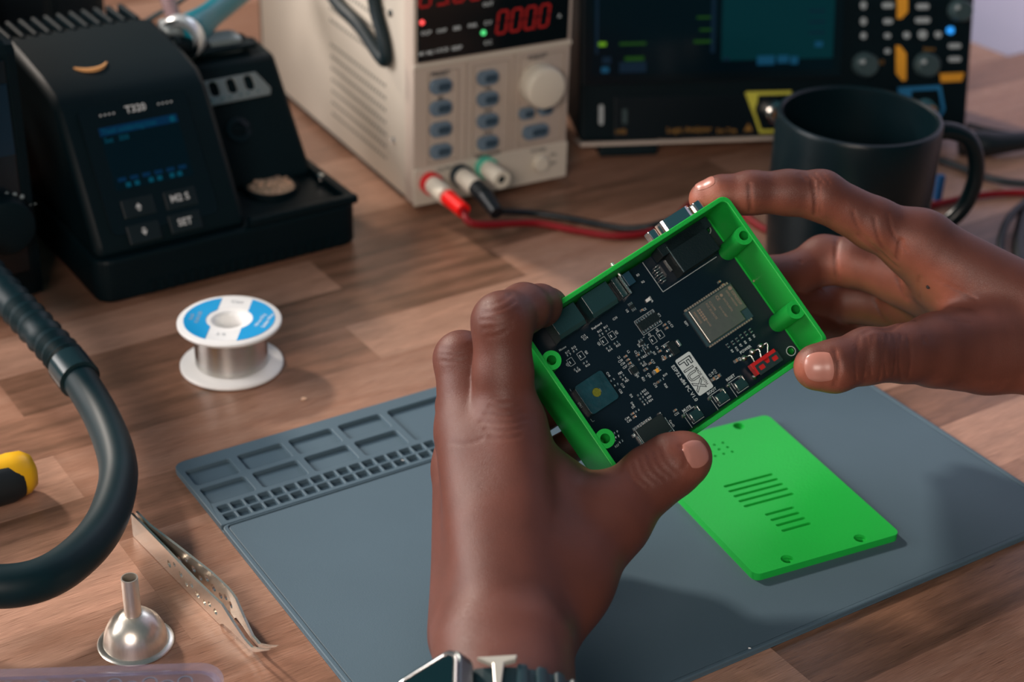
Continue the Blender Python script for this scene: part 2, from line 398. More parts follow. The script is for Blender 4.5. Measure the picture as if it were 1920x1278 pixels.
for t, x, y, v in (('C19', 707, 348, 1), ('C25', 686, 408, 1), ('R53', 932, 403, 0), ('R52', 958, 432, 0), ('R50', 985, 468, 0), ('R54', 1002, 502, 0), ('D3', 797, 455, 1), ('D4', 808, 537, 1),
                   ('D5', 820, 572, 0), ('C44', 755, 690, 0), ('C45', 777, 715, 0), ('R56', 615, 927, 0), ('R57', 650, 975, 0), ('C15', 1047, 345, 1), ('R20', 1157, 350, 1), ('Card2', 1220, 742, 1),
                   ('C22', 1272, 643, 0), ('SPK1', 265, 553, 1)):
    bt(t, *c3(x, y), 1.35, v)
for t, x, y, v in (('R9', 975, 370, 1), ('R10', 1030, 345, 1), ('R7', 1077, 302, 1), ('R8', 1132, 265, 1), ('R5', 1187, 230, 1), ('R6', 1237, 190, 1), ('C8', 1067, 465, 1),
                   ('C11', 772, 615, 1), ('R1', 742, 637, 1), ('C7', 712, 662, 1)):
    bt(t, *c4(x, y), 1.35, v)
bt('POWER', *c4(1137, 352), 1.75); bt('RESET', *c4(957, 690), 1.75); bt('BOOT', *c4(732, 850), 1.75); bt('MUTE', *c4(432, 1062), 1.75)
bt('ESP32 x86 PC V1.0', 0, 0, 2.35, True, xy=((bp(*c4(240, 525))[0]+bp(*c4(570, 985))[0])/2, (bp(*c4(240, 525))[1]+bp(*c4(570, 985))[1])/2), off=.008)
# connector outline, vga corner and ic outlines
vx0, vy0 = bp(1243, 547); vx1, vy1 = bp(1344, 482)
sline(vx0, vy0, vx1, vy0, .0002); sline(vx0, vy0, vx0, vy0+.0155, .0002)
for a, b in (((1097, 597), (1405, 605)),):
    x0, y0 = bp(*c2(1097, 597)); x1, y1 = bp(*c2(1405, 605)); xb, yb = bp(*c2(1207, 742))
    srect(x0, yb, x1-.0002, y0)
for cx, cy in ((410, 1035), (520, 967), (768, 808), (857, 748), (1303, 795), (1385, 738)):
    x, y = bp(*c2(cx, cy)); srect(x-.0013, y-.0016, x+.0013, y+.0016); sline(x-.0005, y+.0004, x-.0005, y-.0004, .0004)
for cx, cy in ((1195, 815), (1240, 895), (1085, 1125)):
    x, y = bp(*c2(cx, cy)); sline(x-.0016, y-.0012, x-.0016, y+.001); sline(x-.0016, y+.0014, x-.0009, y+.0014); sline(x+.001, y+.0014, x+.0017, y+.0014)
x, y = bp(*c2(1430, 835)); sline(x-.002, y-.0003, x+.0022, y-.0003)
x, y = bp(1072, 727); sline(x-.001, y, x-.001, y-.001); x, y = bp(1111, 783); sline(x-.001, y, x-.001, y-.0014); sline(x-.001, y-.0014, x, y-.0014)
# switch outlines
BTN = [bp(*c4(1050, 760)), bp(*c4(825, 915)), bp(*c4(515, 1125))]
for bx, by in BTN:
    sline(bx-.0040, by+.0026, bx+.0024, by+.0026, .00018); sline(bx-.0040, by+.0012, bx-.0040, by-.0044, .00018)
    sline(bx-.0026, by+.002, bx-.0026, by-.0012, .00018); sline(bx-.0026, by-.0034, bx+.0032, by-.0034, .00018); sline(bx-.0026, by-.0034, bx-.0026, by-.0024, .00018)
# white logo plate with dark outlined letters
fx0, fy0 = bp(1265, 676); fx1 = fx0+.0080; fy1 = fy0-.0186
silk.add([(x, y, E_) for x, y in rrect(fx0, fy1, fx1, fy0, .0008, 3)], [list(range(16+8))[:len(rrect(0, 0, 1, 1, .1, 3))]])
silk.obj('silkscreen', SILK, pcb, norm=False)
lg = MB(); E_ = .00006
fm = ((fx0+fx1)/2)
def logo(t, mb, size, x, y, off, h):
    put_text(mb, t, size/1000, Matrix.Translation((x, y, h)) @ Matrix.Rotation(math.radians(-90), 4, 'Z') @ Matrix.Scale(.93, 4, (1, 0, 0)), off)
LET = (('F', .0163, .0029), ('L', .0121, .0042), ('U', .0083, .0045), ('X', .0037, .0060))
def flux(mb, off, h):
    logo('F', mb, 8.2, fx0+.0033, fy0-.0030, off, h); logo('l', mb, 6.6, fx0+.0028, fy0-.0063, off, h); logo('U', mb, 6.4, fx0+.0026, fy0-.0099, off, h); logo('X', mb, 6.4, fx0+.0026, fy0-.0146, off, h)
flux(lg, .045, .00006)
logo('MADE WITH', lg, 1.75, fx0+.0061, fy0-.0118, .016, .00006)
# resistor like zigzag on the F
for i in range(6):
    yy = fy0-.0015-.0003*i; s = .0003 if i % 2 else -.0003
    sline(fx0+.0068+s, yy, fx0+.0068-s, yy-.0003, .0002, lg, .00003)
lg.obj('logo_print', SOLDM, pcb, norm=False)
lg = MB(); flux(lg, -.006, .00009)
lg.obj('logo_letters', SILK, pcb, norm=False)

# small parts
TAN = mat('ceramic_tan', (0.36, 0.20, 0.12), .5); GOLD = mat('orange_tantalum', (0.95, 0.42, 0.03), .45)
GLOSSB = mat('glossy_black_shell', (0.016, 0.050, 0.056), .22, bump=.2, bscale=1800)
def chip(px, py, along='x', body=TAN, L_=1.7, W_=.85, hh=.55, name='capacitor', base={}):
    x, y = bp(px, py)
    k = (body.name, L_)
    if k not in base:
        m = MB(); m.box((0, 0, hh/2000), (L_*.5/1000, W_/1000, hh/1000)); m.k = 1
        for s in (-1, 1): m.box((s*L_*.37/1000, 0, hh/2000), (L_*.26/1000, (W_+.04)/1000, (hh+.04)/1000))
        o = base[k] = m.obj(name, [body, SOLDER], pcb)
    else: o = copy_of(base[k], pcb)
    o.name = name
    o.location = (x, y, 0); o.rotation_euler = (0, 0, 0 if along == 'x' else math.pi/2)
    return o
for x, y in ((1183, 472), (1430, 632), (1452, 668), (1005, 975), (1030, 1012), (1050, 1050), (1140, 960), (1378, 918), (1425, 1000), (1273, 1050), (1228, 1118), (1355, 1258)): chip(*c2(x, y), 'x')
for x, y in ((812, 640), (833, 672), (1255, 605), (1075, 315), (945, 180)): chip(*c3(x, y), 'x')
for x, y in ((1025, 485), (752, 705), (812, 670), (165, 455)): chip(*c4(x, y), 'x', L_=2.1, W_=1.3, hh=.8)
for x, y in ((905, 712), (935, 740), (1218, 702)): chip(*C2(4.8, 1160, 380)(x, y), 'x')
for x, y in ((385, 958), (455, 912), (738, 738), (808, 690), (465, 1112), (565, 1042), (815, 880), (900, 828), (1165, 1000), (1187, 1045), (965, 1190), (990, 1220), (1215, 1200), (1165, 925)):
    chip(*c2(x, y), 'x', SOLDM, 1.9, .9, .45, 'resistor')
for x, y in ((882, 440), (905, 478), (930, 508), (950, 535), (600, 290), (640, 340), (690, 930), (650, 880), (1115, 285), (635, 835), (860, 610)): chip(*c3(x, y), 'x', SOLDM, 1.9, .9, .45, 'resistor')
for x, y in ((925, 305), (985, 270), (1037, 235), (1085, 195), (1140, 160), (1197, 125), (780, 690)): chip(*c4(x, y), 'y', SOLDM, 1.9, .9, .45, 'resistor')
o = chip(*c2(1340, 1135), 'x', GOLD, 3.1, 1.7, 1.4, 'tantalum_capacitor'); tag(o, 'small orange capacitor')
o.rotation_euler.z = math.radians(0)
def ic(px, py, wx, wy, hh, np_, pitch, name='chip', horiz=True):
    x, y = bp(px, py); m = MB(); m.box((x, y, hh/2), (wx, wy, hh), .0001); m.k = 1
    for i in range(np_):
        t = (i-(np_-1)/2)*pitch
        for s in (-1, 1):
            if horiz: m.box((x+t, y+s*(wy/2+.0006), .0002), (pitch*.45, .0012, .0003))
            else: m.box((x+s*(wx/2+.0005), y+t, .0002), (.001, pitch*.5, .0003))
    return m.obj(name, [BLACKP, SOLDER], pcb)
ic(*c2(1252, 600), .0100, .0039, .0014, 8, .00127)
ic(*c2(1098, 1125), .0029, .0028, .001, 4, .00065)
ic(*c2(1075, 435), .002, .0016, .0009, 3, .0008)
ic(*c2(1185, 830), .002, .0013, .0009, 2, .0012)
ic(*c2(1250, 910), .002, .0013, .0009, 2, .0012)
m = MB()                                                                 # voltage regulator with three legs and a tab
for q in ((1433, 865), (1465, 912), (1498, 965)):
    x, y = bp(*c2(*q)); m.box((x, y, .0004), (.0017, .0011, .0008), .0002)
x, y = bp(*c2(1580, 832)); m.box((x, y, .0004), (.0012, .0031, .0009), .0002)
m.k = 1; x, y = bp(*c2(1520, 890)); m.box((x, y, .0008), (.0034, .0062, .0016), .0002)
m.obj('voltage_regulator', [SOLDER, BLACKP], pcb)
m = MB(); x, y = bp(*c2(1245, 365)); m.box((x, y, .0006), (.0022, .0014, .0012), .0002); m.obj('led', [WHITE], pcb)

# wifi module
SHIELD = mat('nickel_shield', (0.30, 0.29, 0.26), .38, .9, var=.05, bump=.1)
ENGR = mat('brown_engraving', (0.30, 0.22, 0.17), .6)
ex0, ey1 = .0172, .0072; ex1, ey0 = .0428, -.0108
m = MB(); m.box2((ex0, ey0, 0), (ex1, ey1, .0009)); mod = m.obj('wifi_module', [mat('module_board', (0.02, 0.06, 0.08), .5)], pcb)
m = MB(); m.prism([(ex0+.0012, ey0+.0006), (ex1-.0045, ey0+.0006), (ex1-.0045, ey0+.0048), (ex1-.0008, ey0+.0048), (ex1-.0008, ey1-.0006), (ex0+.0012, ey1-.0006)], .0009, .0031)
m.obj('metal_shield', SHIELD, mod, bevel=.0003)
m = MB()
for i in range(19):
    xx = ex0+.0014+i*.00127
    m.box((xx, ey1+.0004, .0005), (.0007, .0010, .0010)); m.box((xx, ey0-.0004, .0003), (.0007, .0008, .0006))
m.obj('solder_pads', mat('gold_pads', (0.62, 0.52, 0.42), .4, .8), mod)
m = MB(); tz = .00315
def et(t, u, v, size): put_text(m, t, size/1000, Matrix.Translation((u, v, tz)) @ Matrix.Rotation(math.radians(-90), 4, 'Z'), .012, 'LEFT')
et('ESPRESSIF', .0403, .0036, 1.75); et('ESP32-WROOM', .0383, .0050, 1.2)
et('2AC7Z-ESP32', .0352, .0030, 1.2); et('CE', .0330, .0056, 2.0); et('211-161007', .0315, .0010, 1.2)
et('IC:21098', .0290, .0052, 1.3); et('FCC ID:2AC7Z', .0272, .0052, 1.3); et('M0H1H5', .0202, .0050, 1.6); et('XX0H32', .0230, -.0002, 1.1)
for i in range(2):
    for k in range(5): m.box((.0222+i*.0010, .0044-k*.0012, tz), (.0007, .0009, .00003))
m.add([(q[0], q[1], tz) for q in circle(.0404, .0050, .0009, 16)], [list(range(16))])
m.add([(q[0], q[1], tz) for q in circle(.0352, .0045, .0007, 16)], [list(range(16))])
m.obj('shield_print', ENGR, mod, norm=False)

# speaker
sp = survey(CM, 1119, 735, 2, -.025+.0045); SX, SY = sp.x, sp.y
TEALG = mat('teal_black_film', (0.010, 0.055, 0.075), .3, var=.5, vscale=200, bump=.6, bscale=250)
m = MB(); m.plate(rrect(SX-.0072, SY-.0071, SX+.0072, SY+.0071, .0014, 4), [circle(SX, SY, .0020, 24)], 0, .0045)
spk = m.obj('speaker', TEALG, pcb, bevel=.0004)
m = MB(); m.prism(circle(SX, SY, .0020, 24), .0002, .0036)
for i in range(6):
    a = i*math.pi/3; m.box((0, .0012, .0038), (.0004, .0013, .0002), 0, Matrix.Translation((SX, SY, 0)) @ Matrix.Rotation(a, 4, 'Z'))
m.obj('speaker_grille', mat('olive_mesh', (0.20, 0.22, 0.02), .4, .3), spk)

# card slot
qx = [bp(*c3(*q), .0018) for q in ((835, 812), (1105, 640), (1290, 885), (960, 995))]
x0 = (qx[0][0]+qx[3][0])/2; x1 = (qx[1][0]+qx[2][0])/2; y1 = (qx[0][1]+qx[1][1])/2
m = MB(); m.box2((x0, y1-.0145, .0002), (x1, y1, .0018), .0003); card = m.obj('card_slot', mat('card_cover', (0.055, 0.07, 0.07), .35, .8, var=.1), pcb)
m = MB()
for i in range(9): m.box((x0+.0004+i*.0011, y1+.0007, .0003), (.0006, .0013, .0006))
m.box((x0-.0012, y1-.0014, .0004), (.0012, .0014, .0009)); m.box((x1-.0003, y1-.0002, .001), (.0006, .0016, .0014))
m.box((x0-.0004, y1-.008, .0008), (.0005, .011, .0016)); m.box((x1+.0003, y1-.008, .0008), (.0004, .011, .0016))
m.box((x1-.0012, y1-.0085, .0019), (.0014, .0003, .0002)); m.box((x1-.0018, y1-.0105, .0019), (.0003, .0040, .0002))
m.obj('contact', SOLDER, card)

# two round keyboard and mouse connectors, seen as glossy black boxes
def din(tl, bl, br):
    h = .0125
    a = bp(*tl, h); b = bp(*bl, h); c = bp(*br, h)
    xl = (a[0]+b[0])/2; xr = c[0]; yb = (b[1]+c[1])/2
    m = MB(); m.prism([(xl, 0), (xr, 0), (xr, h), (xl, h)], 0, 1)
    m = MB(); yt = HH-WT-.0003
    prof = [(yt, 0), (yt, h), (yb, h), (yb-.0018, h-.0016), (yb-.0018, 0)]
    n = 5; vs = [(xl, y, z) for y, z in prof]+[(xr, y, z) for y, z in prof]
    m.add(vs, [list(range(n))[::-1], [n+i for i in range(n)]]+[(i, (i+1) % n, n+(i+1) % n, n+i) for i in range(n)])
    o = m.obj('round_connector', GLOSSB, pcb, bevel=.00025)
    return xl, xr, yb
d1 = din(c2(155, 560), c2(290, 745), c2(560, 562)); d2 = din(c2(505, 320), c2(652, 512), c2(915, 340))
# usb c and slide part next to them
x, y = bp(1175, 532, .006)
m = MB(); m.box2((x-.0040, y-.004, 0), (x-.0012, HH-WT, .0035), .0003); m.k = 1; m.box2((x-.0010, y-.0045, 0), (x-.0002, HH-WT-.001, .006)); m.k = 2
m.box2((x+.0002, y-.0015, 0), (x+.0040, HH-.0035, .0065), .0002)
m.k = 1; m.cyl((x+.0005, HH+.0035, .0035), (x+.0005, HH-.006, .0035), .0009)
m.obj('audio_jack', [GLOSSB, SOLDER, mat('blue_black_body', (0.012, 0.05, 0.085), .35)], pcb)
# vga connector
m = MB(); m.box2((vx0+.0090, vy0+.0012, 0), (vx1-.001, HH-WT-.0002, .0115), .0003); m.box2((vx0+.0050, HH-WT-.005, .0005), (vx1+.0020, HH-WT-.0002, .0115), .0002)
m.k = 1
for i in range(7): m.box((vx0+.0032+random.uniform(-.0006, .0006), vy0+.0035+i*.0012, .0012), (.0030 if i % 2 else .0016, .0006, .0022), .0002)
m.box((vx0+.0072, vy0+.008, .004), (.0006, .0055, .002)); m.box((vx1+.0005, vy0+.009, .006), (.0007, .0050, .0008)); m.box((vx1-.0005, vy0+.0125, .006), (.0018, .001, .001))
m.box2((vx0+.0086, vy0+.0013, .0116), (vx0+.0089, vy0+.0145, .0119))
vga = m.obj('video_connector', [BLACKP, SOLDER], pcb)
# what pokes out of the far side of the box: D-shaped socket and two hex screws
zc = .0115
def hexnut(cx):
    m = MB(); M = Matrix.Translation((cx, HH, zc)) @ Matrix.Rotation(math.radians(-90), 4, 'X')
    m.plate(circle(0, 0, .0030, 6), [circle(0, 0, .0013, 12)], -.0002, .0052, M); m.k = 1; m.lathe([(.0013, 0), (.0013, .0045)], 12, M)
    return m.obj('hex_screw', [CHROME, BLACKP], pcb, bevel=.0004)
sA = survey(PM, 1212, 455, 1, HH+.003); sB = survey(PM, 1292, 405, 1, HH+.003); sC = survey(PM, 1252, 428, 1, HH+.003)
hexnut(sA.x); hexnut(sB.x)
m = MB(); M = Matrix.Translation(((sA.x+sB.x)/2, HH, zc)) @ Matrix.Rotation(math.radians(-90), 4, 'X')
m.plate(rrect(-.0086, -.0042, .0086, .0042, .0038, 5), [rrect(-.0080, -.0036, .0080, .0036, .0033, 5)], -.0002, .0058, M)
m.k = 1; m.prism(rrect(-.0080, -.0036, .0080, .0036, .0033, 5), -.0002, .0050, M); m.k = 0
m.obj('socket_shell', [CHROME, mat('socket_blue_black', (0.002, 0.006, 0.012), .6, spec=.12)], pcb)
# side switches along the near edge
for bx, by in BTN:
    m = MB(); m.box((bx+.0004, by-.0008, .0010), (.0052, .0044, .0018), .0002); m.k = 1
    for dx, dy in ((-.0042, .0018), (.0026, .0018)): m.lathe([(.0010, 0), (.0009, .0006), (.0004, .0011)], 12, Matrix.Translation((bx+dx, by+dy, 0)))
    m.box((bx-.0020, by-.0002, .0019), (.0006, .0020, .0004), .0002); m.box((bx+.0026, by+.0008, .0019), (.0005, .0022, .0004), .0002)
    m.obj('side_switch', [GLOSSB, SOLDER], pcb)
# red power switch with three bent pins
RED = mat('red_plastic', (0.55, 0.012, 0.015), .4)
s = [bp(*c4(*q), .006) for q in ((1255, 545), (1510, 365), (1590, 480), (1310, 660))]
hx0 = (s[0][0]+s[3][0])/2; hx1 = (s[1][0]+s[2][0])/2; hy1 = (s[0][1]+s[1][1])/2; hy0 = (s[2][1]+s[3][1])/2
m = MB(); m.box2((hx0-.0012, hy1-.001, .0018), (hx1-.0004, hy1+.0016, .0058), .0001); m.box2((hx0-.0009, hy0+.0008, .0015), (hx0+.001, hy1, .0056))
sw = m.obj('slide_switch', RED, pcb)
m = MB()
wx = hx1-hx0; wy = hy1-hy0; hl = [rrect(hx0+wx*.10, hy1-wy*.66, hx0+wx*.32, hy1-wy*.24, .0003, 2), rrect(hx0+wx*.68, hy1-wy*.66, hx0+wx*.90, hy1-wy*.24, .0003, 2)]
m.plate([(hx0, hy0), (hx1, hy0), (hx1, hy1), (hx0+wx*.62, hy1), (hx0+wx*.56, hy1-wy*.45), (hx0+wx*.44, hy1-wy*.45), (hx0+wx*.38, hy1), (hx0, hy1)], hl, .0057, .0061)
m.obj('switch_cover', mat('grey_metal_cover', (0.12, 0.15, 0.16), .3, .9, bump=.3), sw)
m = MB(); m.box2((hx0+wx*.08, hy0+.0003, .0045), (hx1-wx*.08, hy1, .0058)); m.obj('red_slider', RED, sw)
PX = [bp(*c4(*q), .001) for q in ((1125, 450), (1225, 375), (1325, 305))]
for (bx, by), f in zip(PX, (.06, .36, .66)):
    m = MB(); ex = hx0+wx*f+.001
    m.lathe([(.0015, 0), (.0014, .0006), (.0009, .0012), (.0003, .0015)], 14, Matrix.Translation((bx, by, 0)))
    m.tube([(bx, by, .0008), (bx+.0002, by-.0002, .0030), (bx+.0016, by-.0008, .0042), (ex, hy1+.0016, .0040)], .00038, 8, 4)
    m.obj('bent_pin', SOLDER, pcb, smooth=True)
m = MB(); bx, by = bp(*c4(1240, 682)); m.lathe([(.0013, 0), (.0012, .0006), (.0004, .0014)], 14, Matrix.Translation((bx, by, 0))); m.obj('solder_blob', SOLDER, pcb, smooth=True)

# ------------------------------------------------------------------ bench power supply
PO = at(775, 387, .004); PO.z = 0
PF = frame(PO, 30)
psu = empty('power_supply', PF, 'beige bench power supply with red digits, grey buttons and a white knob', 'power supply')
PW, PD, PH = .110, .250, .160
m = MB(); m.box2((0, .012, .005), (PW, PD, PH), .003); m.obj('cabinet', BEIGE, psu, smooth=True)
m = MB(); m.box2((.001, PD-.001, .004), (PW-.001, PD+.004, PH), .001); m.box2((.0015, .02, .003), (PW-.0015, PD-.004, .0052)); m.obj('rear_trim', BLACKP, psu)
m = MB(); m.box2((0, 0, .004), (PW, .0135, PH+.001), .0028); m.obj('front_panel', BEIGE2, psu, smooth=True)
for x in (.012, PW-.012):
    for y in (.02, PD-.03):
        m = MB(); m.lathe([(.006, 0), (.006, .006)], 16, Matrix.Translation((x, y, 0))); m.obj('foot', BLACKP, psu)
def pf(px, py, y=0): q = survey(PF, px, py, 1, y); return q.x, q.z
def ps(px, py): q = survey(PF, px, py, 0, 0); return q.y, q.z
m = MB(); m.box2((.0025, -.0012, .0975), (PW-.0035, .001, .156), .0006); disp = m.obj('display_window', SCREENB, psu)
m = MB(); m.box2((0, -.0008, .0935), (PW, .001, .0962), .0008); m.obj('display_moulding', BEIGE, psu)
m = MB(); m.box2((0, -.0010, .0040), (PW, .0005, .0285), .0006); m.obj('lower_moulding', BEIGE, psu)
# raised frames around the button groups
m = MB()
for x0, x1 in ((.0095, .0300), (.0405, .0655), (.0730, .1050)):
    z0, z1 = .031, .0895
    for a, b in (((x0, z0), (x0+.0006, z1)), ((x1, z0), (x1+.0006, z1)), ((x0, z1), (x1, z1+.0006)), ((x0, z0), (x1, z0+.0006))): m.box2((a[0], -.0006, a[1]), (b[0], .0005, b[1]))
m.box2((.0355, -.0006, .03), (.0361, .0005, .093)); m.box2((.0690, -.0006, .03), (.0696, .0005, .093))
m.obj('frame_line', mat('beige_shadow_gap', (0.38, 0.31, 0.26), .6), psu)
BTNG = mat('blue_grey_button', (0.13, 0.19, 0.25), .45); BTND = mat('dark_button_face', (0.03, 0.06, 0.09), .45)
def pbutton(px, py, wx, wz):
    x, z = pf(px, py, -.002)
    M = Matrix.Translation((x, 0, z)) @ XZ
    m = MB(); m.prism(rrect(-wx/2, -wz/2, wx/2, wz/2, wz*.42, 4), 0, .0028, M); m.k = 1
    m.prism(rrect(-wx*.16, -wz*.28, wx*.42, wz*.24, wz*.2, 3), .0028, .0034, M)
    m.obj('button', [BTNG, BTND], psu, bevel=.0004)
for y in (162, 203, 243, 284): pbutton(827, y, .0145, .0092)
for y in (146, 186, 227, 268): pbutton(915, y, .0145, .0092)
pbutton(988, 213, .0110, .0075); pbutton(1023, 205, .0105, .0080); pbutton(1005, 247, .0185, .0092)
x, z = pf(1008, 155); M = Matrix.Translation((x, 0, z)) @ XZ
m = MB()
kn = [(.0135, 0), (.0135, .0105), (.0125, .0125), (.0105, .0132)]
m.lathe(kn, 40, M); m.k = 1; m.lathe([(.0102, .0132), (.0098, .0128), (.0001, .0128)], 32, M, cap0=False, cap1=False)
m.obj('control_knob', CREAM, psu, smooth=True)
x, z = pf(1010, 304); m = MB(); m.lathe([(.0052, 0), (.0052, .004), (.0045, .005)], 24, Matrix.Translation((x, 0, z)) @ XZ); m.obj('power_button', CREAM, psu, smooth=True)
def seg7(m, x, z, h, ch):
    S = {'0': 'abcdef', '5': 'afgcd', '3': 'abgcd', '1': 'bc', '2': 'abged'}[ch]; w_ = h*.46; t = h*.10
    L = {'a': ((0, h), (w_, h)), 'b': ((w_, h), (w_, h/2)), 'c': ((w_, h/2), (w_, 0)), 'd': ((0, 0), (w_, 0)), 'e': ((0, 0), (0, h/2)), 'f': ((0, h/2), (0, h)), 'g': ((0, h/2), (w_, h/2))}
    for c in S:
        (a, b), (e, f) = L[c]; sl = .12
        a += b*sl; e += f*sl
        d = Vector((e-a, f-b)); n = Vector((-d.y, d.x)).normalized()*t/2; d = d.normalized()*t*.35
        P = [(a+d.x+n.x, b+d.y+n.y), (a+d.x-n.x, b+d.y-n.y), (e-d.x-n.x, f-d.y-n.y), (e-d.x+n.x, f-d.y+n.y)]
        m.add([(x+q[0], -.0013, z+q[1]) for q in P]+[(x+q[0], -.0016, z+q[1]) for q in P], [(4, 5, 6, 7), (0, 1, 5, 4), (1, 2, 6, 5), (2, 3, 7, 6), (3, 0, 4, 7)])
LEDR = mat('red_led_segment', (0.3, 0.01, 0.01), .5, emit=(1, .03, .025), estr=.06)
x0, z0 = pf(930, 62, -.0013); x1, z1 = pf(1028, 44, -.0013)
m = MB()
for i, c in enumerate('0000'): seg7(m, x0+i*.0098, z0-.0005, .0138, c)
m.box((x0+2*.0098+.0072, -.0014, z0-.0008), (.001, .0004, .001))
x0, z0 = pf(786, 14, -.0013)
for i, c in enumerate('0500'): seg7(m, x0+i*.0112, z0, .0150, c)
m.box((x0+.0112+.0080, -.0014, z0), (.001, .0004, .001))
m.obj('led_digits', LEDR, disp)
for px, py, c, nm in ((791, 42, (1, .03, .03), 'red'), (906, 61, (.05, 1, .25), 'green')):
    x, z = pf(px, py, -.0012); m = MB(); m.lathe([(.0016, -.0002), (.0016, .0006), (.0008, .0009)], 16, Matrix.Translation((x, -.0012, z)) @ XZ)
    o = m.obj('indicator_light', mat(nm+'_led', (.2, .2, .2), .3, emit=c, estr=1.3 if nm == 'red' else .8), disp); o['label'] = nm+' indicator light'
m = MB(); MP = lambda x, z: Matrix.Translation((x, -.0014, z)) @ XZ
for t, px, py in (('OCP', 799, 62), ('OVP', 828, 58), ('SER', 857, 53), ('PAR', 886, 48), ('C.V', 915, 43), ('M1 M2', 799, 100), ('LOCK', 829, 94), ('BEEP', 857, 90), ('C.C', 915, 80), ('V', 1049, -10), ('OUT', 915, 8), ('A', 1049, 30)):
    x, z = pf(px, py, -.0014); put_text(m, t, .0034, MP(x, z), .01)
m.obj('panel_print', TEXTW, disp, norm=False)
m = MB()
for t, px, py, s in (('PRESET', 826, 138, .0040), ('M2', 826, 184, .0030), ('V/A', 915, 166, .0030), ('OVP', 915, 207, .0030), ('OCP', 915, 248, .0030), ('BEEP ON/OFF', 915, 290, .0030), ('ADJUST', 1008, 106, .0040),
                     ('OUTPUT', 838, 316, .0035), ('POWER', 1010, 282, .0032), ('ON', 1037, 290, .0030), ('OFF', 1037, 306, .0030)):
    x, z = pf(px, py, -.0012); put_text(m, t, s, Matrix.Translation((x, -.0012, z)) @ XZ, .02)
m.obj('label_print', TEXTD, psu, norm=False)
# binding posts
REDP = mat('bright_red_plastic', (0.62, 0.01, 0.015), .35); NAVY = mat('dark_blue_black_plastic', (0.012, 0.028, 0.04), .4); MINT = mat('mint_green_plastic', (0.10, 0.55, 0.40), .4)
posts = []
for px, py, mm, nm in ((810, 345, REDP, 'red'), (866, 330, NAVY, 'black'), (913, 315, MINT, 'green')):
    x, z = pf(px, py, -.004); M = Matrix.Translation((x, 0, z)) @ XZ; posts.append((x, z))
    m = MB(); m.lathe([(.0072, 0), (.0072, .0055)], 24, M); o = m.obj('post_collar', mm, psu, smooth=True); o['label'] = nm+' ringed terminal collar'
    m = MB(); m.plate(circle(0, 0, .0058, 24), [circle(0, 0, .0027, 16)], .0055, .0240, M); m.k = 1; m.lathe([(.0027, .008), (.0027, .0225)], 16, M)
    m.obj('binding_post', [CREAM, BLACKP], psu, smooth=True)
# side vents, screws and carrying strap
SX = Matrix(((0, 0, -1, 0), (1, 0, 0, 0), (0, 1, 0, 0), (0, 0, 0, 1)))   # xy drawing -> side plane facing -x
m = MB()
for r_ in range(14):
    z = .0215+r_*.0081 + (.0085 if r_ > 6 else 0)
    if z > .15: break
    for c in range(20):
        y = .040+c*.0043; m.prism(rrect(y-.0013+(.0004), z-.0013, y+.0010, z+.0010, .0006, 2), -.0002, .0003, SX)
vent = m.obj('vent_hole', mat('vent_shadow', (0.16, 0.15, 0.13), .8), psu); vent['kind'] = 'stuff'; vent['label'] = 'rows of small ventilation holes'
for px, py in ((733, 25), (738, 264)):
    y, z = ps(px, py); m = MB(); m.lathe([(.0026, 0), (.0022, .0010), (.0006, .0013)], 16, SX @ Matrix.Translation((y, z, 0))); m.obj('screw', CHROME, psu, smooth=True)
m = MB(); a = ps(731, 112); b = ps(640, -4); c = ps(712, -4)
m.tube([(-.004, b[0]+.05, b[1]+.02), (-.005, b[0], b[1]), (-.005, (a[0]+b[0])/2-.002, (a[1]+b[1])/2+.003), (-.004, a[0], a[1]), (-.004, a[0]-.0005, a[1]+.012), (-.004, c[0], c[1]), (-.004, c[0]+.002, c[1]+.04)], .0042, 10, 5)
m.obj('carry_strap', BLACKP, psu, smooth=True)

# red and black leads
def cable(name, pts, rr, m_, label, cat='cable', group=None, n=10, sub=8):
    mb = MB(); mb.tube(pts, rr, n, sub); o = mb.obj(name, m_, smooth=True); tag(o, label, cat, group); return o
PWd = lambda x, y, z: PF @ Vector((x, y, z))
REDC = mat('red_silicone_wire', (0.20, 0.004, 0.008), .5, spec=.3); BLKC = mat('black_silicone_wire', (0.006, 0.010, 0.013), .4)
rx, rz = posts[0]; bx, bz = posts[1]
lead = empty('test_lead', Matrix.Identity(4), 'red test lead plugged into the red terminal of the power supply', 'cable')
m = MB(); m.cyl(PWd(rx, -.0235, rz), PWd(rx, -.028, rz), .0030, .0030, 16); a = PWd(rx, -.026, rz); b = PWd(rx, -.047, rz-.004); m.cyl(a, PWd(rx+.001, -.044, rz-.0015), .0053, .0046, 20)
m.obj('banana_plug', mat('translucent_red', (0.85, 0.012, 0.01), .25), lead, smooth=True)
m = MB(); m.tube([PWd(rx+.001, -.043, rz-.0015), PWd(rx+.003, -.055, rz-.006), at(1000, 418, .004), at(1080, 432, .003), at(1150, 442, .003), at(1215, 436, .003), at(1262, 412, .003), at(1300, 380, .003), at(1345, 372, .003), at(1390, 400, .003), at(1440, 432, .003), at(1500, 440, .003), at(1600, 420, .003), at(1680, 398, .003), at(1760, 382, .003), at(1840, 366, .003), at(1930, 362, .003), at(2050, 380, .003)], .0023, 10, 8)
m.obj('wire', REDC, lead, smooth=True)
lead = empty('test_lead', Matrix.Identity(4), 'black test lead plugged into the black terminal of the power supply', 'cable')
m = MB(); m.cyl(PWd(bx, -.0235, bz), PWd(bx, -.034, bz-.001), .0056, .0054, 20); m.cyl(PWd(bx, -.034, bz-.001), PWd(bx, -.050, bz-.006), .0054, .0044, 20)
m.obj('banana_plug', BLKC, lead, smooth=True)
